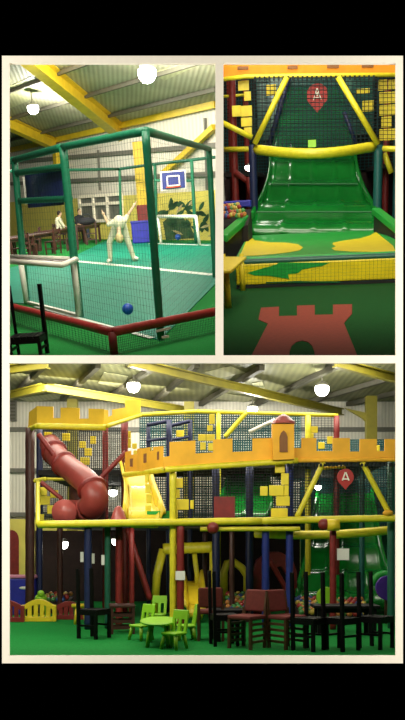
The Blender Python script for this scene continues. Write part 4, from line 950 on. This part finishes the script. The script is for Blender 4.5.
# round sign as in the slide hall
c = PB(345.5, 477, YA+.08); rs = .14
s2 = thing('round_sign', 'red round sign with a white mark hung below the battlement', 'sign', c, R)
sb_ = MB().poly([c+V((rs*math.cos(math.radians(a)), 0, rs*math.sin(math.radians(a)))) for a in range(-48, 229, 12)]+[c+V((0, 0, -rs*1.5))], (0, .03, 0)).build('board', 'sign_red', s2)
m = MB(); Z = lambda x, z: c+V((x, -.012, z))
m.bar(Z(-.055, -.06), Z(-.005, .08), .02, .03, V((0, 1, 0))); m.bar(Z(.055, -.06), Z(0, .08), .02, .03, V((0, 1, 0))); m.bar(Z(-.04, -.035), Z(.04, -.035), .02, .025, V((0, 1, 0)))
m.build('mark', 'white_paint', sb_, label='white triangular mark')
# white notices
def notice(x0, y0, x1, y1, y, lab): 
    a, b_ = PB(x0, y1, y), PB(x1, y0, y); return solo(MB().box(a.x, b_.x, y-.012, y, a.z, b_.z), 'paper_notice', 'paper', R, lab, 'notice', 'paper notices')
notice(175.5, 571, 185, 580, YA-.02, 'white paper notice on the maroon post behind the lime table')
notice(337, 548.5, 349, 560, YA+.1, 'white paper notice beside the maroon post in front of the wide green slide')
for i, px in enumerate((82, 93, 103)): notice(px-1.6, 552+i*1.5, px+1.6, 562+i*1.5, 15.3, 'narrow white card hanging under the deck, '+['between the small lamp and the navy post', 'just beside the navy post', 'beside the dark green post'][i])
# ball pits
def pit(x0, x1, y0, y1, Y0, where, n, key):
    sp = []
    zb0, zb1 = PB(0, y1, Y0).z, PB(0, y0, Y0+.9).z
    a0, a1 = PB(x0, y1, Y0).x, PB(x1, y1, Y0).x
    MB().hexa([(a0, Y0-.1, 0), (a1, Y0-.1, 0), (a1, Y0+1.0, 0), (a0, Y0+1.0, 0), (a0, Y0-.1, zb0), (a1, Y0-.1, zb0), (a1, Y0+1.0, zb1), (a0, Y0+1.0, zb1)]).build('ball_pit_base', 'dark_panel', pf, label='dark ball pit base')
    cols = max(3, int((a1-a0)/.105)); rows = max(2, n//cols)
    for r_ in range(rows):
        for i in range(cols):
            u = (r_+.5)/rows; yy = Y0+u*.9
            sp.append(V((a0+.05+(i+.5*(r_ % 2))*.103+rnd.uniform(-.01, .01), yy, zb0+(zb1-zb0)*((yy-Y0+.1)/1.1)+.05)))
    ball_pit(B, sp, .05, where, key)
pit(336, 371, 602, 622, 16.6, 'the pit under the wide green slide', 48, 'B1')
pit(299, 327, 601, 620, 16.6, 'the pit behind the black chairs', 40, 'B4')
pit(226, 252, 596, 620, 16.5, 'the pit behind the red chairs', 36, 'B2')
pit(40, 66, 597, 606, 18.5, 'the pit behind the play fence', 20, 'B3')
# round pads
for px, py, r_, mt, lab, y in ((326.5, 597, .17, 'lime', 'round lime green pad fixed low on the frame behind the black chairs', 15.6), (388.5, 588, .22, 'purple', 'round purple pad at the end of the frame beside the black chairs', 16.0)):
    p = PB(px, py, y); o = solo(MB().tube([p, p+V((0, .1, 0))], r_, 28), 'round_pad', mt, R, lab, 'pad', 'round pads on the frame', bev=.03)
    MB().tube([V((p.x, p.y+.16, 0)), V((p.x, p.y+.16, p.z+r_*.9))], .04, 10).build('pad_post', 'dark_wood', o, smooth=True, label='dark supporting post')
solo(MB().tube(smooth([PB(373, 586, 17.2), PB(377, 577, 17.2), PB(384, 574, 17.2), PB(392, 576, 17.2)]), .07, 12), 'padded_roll', 'pad_green', R, 'curved pale green padded roll above the purple round pad', 'padding', smooth=True)  # this roll stands in for a curved green highlight

# ---------------------------------------------------------------- floor furniture
# play fence
def fence_panel(x0, x1, ytop, ybot, mt, label, group='low plastic play fence panels'):
    y = FB(0, ybot).y; a, b_ = PB(x0, ybot, y), PB(x1, ytop, y); wd_ = b_.x-a.x; h = b_.z
    t = thing('play_fence_panel', label, 'fence panel', V(((a.x+b_.x)/2, y, 0)), R, 0, group); unit(t)
    m = MB(); m.box(-wd_/2, wd_/2, -.03, .03, 0, .09)
    n = 24; pr_ = [(-wd_/2+wd_*i/n, h*.72+h*.28*math.sin(math.pi*i/n)) for i in range(n+1)]
    m.poly([V((x, -.03, z)) for x, z in pr_]+[V((x, -.03, z-.1)) for x, z in pr_[::-1]], (0, .06, 0)); m.build('frame', mt, t, bev=.008)
    for s in (-1, 1): MB().box(s*wd_/2-.035, s*wd_/2+.035, -.045, .045, 0, h*.74).build('end_post', mt, t, bev=.01)
    k = 5
    for i in range(1, k):
        x = -wd_/2+wd_*i/k; zz = h*.72+h*.28*math.sin(math.pi*i/k)-.05
        MB().box(x-.04, x+.04, -.025, .025, .05, zz).build('slat', mt, t, bev=.008)
    return t
fence_panel(23.5, 54.5, 599, 621.5, 'yellow_pad', 'yellow play fence panel with arched top between two maroon panels')
fence_panel(55.5, 82, 601, 619.5, 'maroon_pad', 'maroon play fence panel between the yellow panel and the yellow stool')
fence_panel(-8, 22.5, 600, 622, 'maroon_pad', 'maroon play fence panel beside the blue play table')
# blue play table with pink top
y = 18.2; a, b_ = PB(6, 603, y), PB(37, 578, y)
pt = thing('play_table', 'blue box play table with pinkish top behind the play fence', 'play table', V(((a.x+b_.x)/2, y, 0)), R)
ptb = MB().box(a.x, b_.x, y-.2, y+.25, .0, b_.z).build('body', 'blue_pad', pt, bev=.03)
MB().box(a.x-.02, b_.x+.02, y-.22, y+.27, b_.z, b_.z+.06).build('top', 'pink', pt, bev=.02)
MB().ball(PB(24, 588, y-.2), (.1, .02, .03)).build('badge', 'white_paint', ptb, smooth=True, label='small white badge')
p = PB(41, 597, 17.6); r0 = thing('rocker_toy', 'pale lime ride-on toy behind the yellow fence panel', 'toy', V((p.x, 17.6, 0)), R); unit(r0)
MB().ball((0, 0, p.z-.03), (.12, .18, .1)).build('body', 'lime', r0, smooth=True); MB().ball((.02, -.12, p.z+.07), .07).build('head', 'lime', r0, smooth=True)
for s in (-1, 1): MB().tube([V((s*.1, -.2, 0.03)), V((s*.1, 0, 0.03)), V((s*.1, .2, .03))], .03, 8).build('rocker', 'lime_dark', r0, smooth=True); MB().tube([V((s*.1, 0, .03)), V((s*.06, 0, p.z-.05))], .03, 8).build('leg', 'lime_dark', r0, smooth=True)
# stools with yellow top
p = FB(79, 624); st = thing('kids_stool', 'yellow stool standing between the maroon fence panel and the navy post', 'stool', p, R); unit(st)
MB().lathe((0, 0, 0), [(.13, .30), (.14, .33), (.13, .36), (.02, .365)], 18).build('seat', 'yellow_pad', st, smooth=True)
for k in range(3):
    t = 2*math.pi*k/3; MB().tube([V((.12*math.cos(t), .12*math.sin(t), 0)), V((.07*math.cos(t), .07*math.sin(t), .31))], .025, 10).build('leg', 'yellow_pad', st, smooth=True)
# lime table and chairs
p = FB(158, 647); kt = thing('kids_table', 'round lime green children table with four tapered legs', 'table', V((p.x, p.y+.3, 0)), R); unit(kt)
zt_ = .335
m = MB(); n = 40
m.lathe((0, 0, 0), [(.22, zt_-.035), (.26, zt_-.03), (.27, zt_-.01), (.26, zt_), (.01, zt_+.001)], 36); kt.scale = (1, 2.3, 1.06); m.build('table_top', 'lime', kt, smooth=False)
for k in range(4):
    t = math.pi/4+k*math.pi/2; MB().tube([V((.21*math.cos(t), .21*math.sin(t), 0)), V((.15*math.cos(t), .15*math.sin(t), zt_-.03))], [.028, .034], 12).build('leg', 'lime_dark', kt, smooth=True)
def kids_chair(label, loc, rz):
    t = thing('kids_chair', label, 'chair', loc, R, rz, 'lime children chairs round the table'); unit(t); hs = .2
    MB().box(-.135, .135, -.13, .13, hs, hs+.035).build('seat', 'lime', t, bev=.016)
    m = MB(); n = 12
    pr_ = [(-.11-.015*math.sin(math.pi*i/n), hs+.03+.27*i/n) for i in range(n+1)]
    # back: rounded board with two slots, built as strips
    for x0, x1 in ((-.125, -.075), (-.025, .025), (.075, .125)): m.hexa([(x0, .1, hs+.02), (x1, .1, hs+.02), (x1, .13, hs+.02), (x0, .13, hs+.02), (x0*1.06, .15, hs+.27), (x1*1.06, .15, hs+.27), (x1*1.06, .18, hs+.27), (x0*1.06, .18, hs+.27)])
    m.hexa([(-.13, .135, hs+.2), (.13, .135, hs+.2), (.13, .165, hs+.2), (-.13, .165, hs+.2), (-.125, .16, hs+.33), (.125, .16, hs+.33), (.125, .19, hs+.33), (-.125, .19, hs+.33)])
    m.build('backrest', 'lime', t, bev=.008)
    for sx in (-1, 1):
        for sy in (-1, 1): MB().tube([V((sx*.13, sy*.125, 0)), V((sx*.095, sy*.09, hs+.005))], [.022, .03], 12).build('leg', 'lime_dark', t, smooth=True)
    return t
f0 = FB(174, 649)
k0 = kids_chair('lime children chair in front of the table, its back to the black chairs', f0, math.radians(-35))
def pl(px, py): return FB(px, py)
dup(k0, R, pl(141, 640), math.radians(-42), 'lime children chair on the tube slide side of the lime table')
dup(k0, R, pl(158, 627), math.radians(-8), 'lime children chair standing behind the lime table')
dup(k0, R, pl(186, 640), math.radians(-80), 'lime children chair half hidden between the lime table and the red chairs')
# red upholstered chairs
def red_chair(label, loc, rz):
    t = thing('padded_chair', label, 'chair', loc, R, rz, 'red upholstered wooden chairs'); unit(t)
    MB().box(-.2, .2, -.2, .2, .4, .46).build('seat', 'seat_red', t, bev=.02)
    MB().hexa([(-.17, .17, .5), (.17, .17, .5), (.17, .22, .5), (-.17, .22, .5), (-.17, .22, .8), (.17, .22, .8), (.17, .27, .8), (-.17, .27, .8)]).build('backrest', 'seat_red', t, bev=.02)
    for sx in (-1, 1):
        MB().bar((sx*.18, -.17, 0), (sx*.18, -.17, .4), .04, .04).build('leg', 'mid_wood', t)
        MB().bar((sx*.18, .17, 0), (sx*.18, .19, .55), .04, .04).build('leg', 'mid_wood', t)
        for z in (.1, .18, .26, .34): MB().bar((sx*.18, -.17, z), (sx*.18, .17, z), .02, .035).build('side_slat', 'mid_wood', t)
        MB().bar((sx*.17, .18, .46), (sx*.17, .235, .78), .03, .03).build('back_post', 'mid_wood', t)
    return t
c1 = red_chair('red upholstered chair turned towards the lime table', FB(247, 648), math.radians(-38))
dup(c1, R, FB(287, 648), math.radians(38), 'red upholstered chair turned away towards the black chairs')
dup(c1, R, FB(211, 640), math.radians(178), 'red upholstered chair below the yellow arch, behind the black table')
# black tables and tall-backed chairs
bt_ = table_proto('black_table', 'black table between the red chairs and the lime table', FB(228, 640), R, .5, .5, .47, 'black_wood', .2, 'black tables')
dup(bt_, R, FB(345, 634), 0, 'black table among the tall black chairs').scale = (2.1, 1, 1)

def black_chair(label, loc, rz):
    t = thing('tall_chair', label, 'chair', loc, R, rz, 'tall black wooden chairs'); unit(t)
    m = MB()
    for i in range(5): m.box(-.19+i*.076+.006, -.19+(i+1)*.076-.006, -.18, .18, .42, .445)
    m.build('seat', 'black_wood', t)
    m = MB(); m.box(-.19, .19, -.18, -.15, .36, .42); m.box(-.19, .19, .15, .18, .36, .42); m.box(-.19, -.16, -.18, .18, .36, .42); m.box(.16, .19, -.18, .18, .36, .42); m.build('seat_frame', 'black_wood', t)
    for sx in (-1, 1):
        MB().bar((sx*.17, -.16, 0), (sx*.17, -.16, .42), .045, .045).build('leg', 'black_wood', t)
        MB().bar((sx*.17, .16, 0), (sx*.17, .18, 1.06), .045, .045).build('leg', 'black_wood', t)
        MB().bar((sx*.17, -.16, .2), (sx*.17, .16, .2), .025, .03).build('stretcher', 'black_wood', t)
    return t
b0 = black_chair('tall black chair closest to the red chairs', FB(310, 650), math.radians(50))
dup(b0, R, FB(341, 650), math.radians(130), 'tall black chair in front of the lime round pad')
dup(b0, R, FB(376, 648), math.radians(50), 'tall black chair in front of the purple round pad')
dup(b0, R, FB(94, 638), math.radians(60), 'tall black chair beside the navy post')
dup(b0, R, FB(224, 645), math.radians(100), 'tall black chair between the lime table and the red chairs')
p = FB(122, 633); sl_ = thing('slatted_stool', 'dark brown slatted stool table beside the dark green post', 'stool', p, R, .15); unit(sl_)
MB().box(-.2, .2, -.2, .2, .42, .47).build('seat', 'dark_wood', sl_, bev=.012)
for sx in (-1, 1):
    for sy in (-1, 1): MB().bar((sx*.17, sy*.17, 0), (sx*.17, sy*.17, .42), .045, .045).build('leg', 'dark_wood', sl_)
for z in (.1, .2, .3):
    for sy in (-1, 1): MB().bar((-.17, sy*.17, z), (.17, sy*.17, z), .02, .05).build('slat', 'dark_wood', sl_)
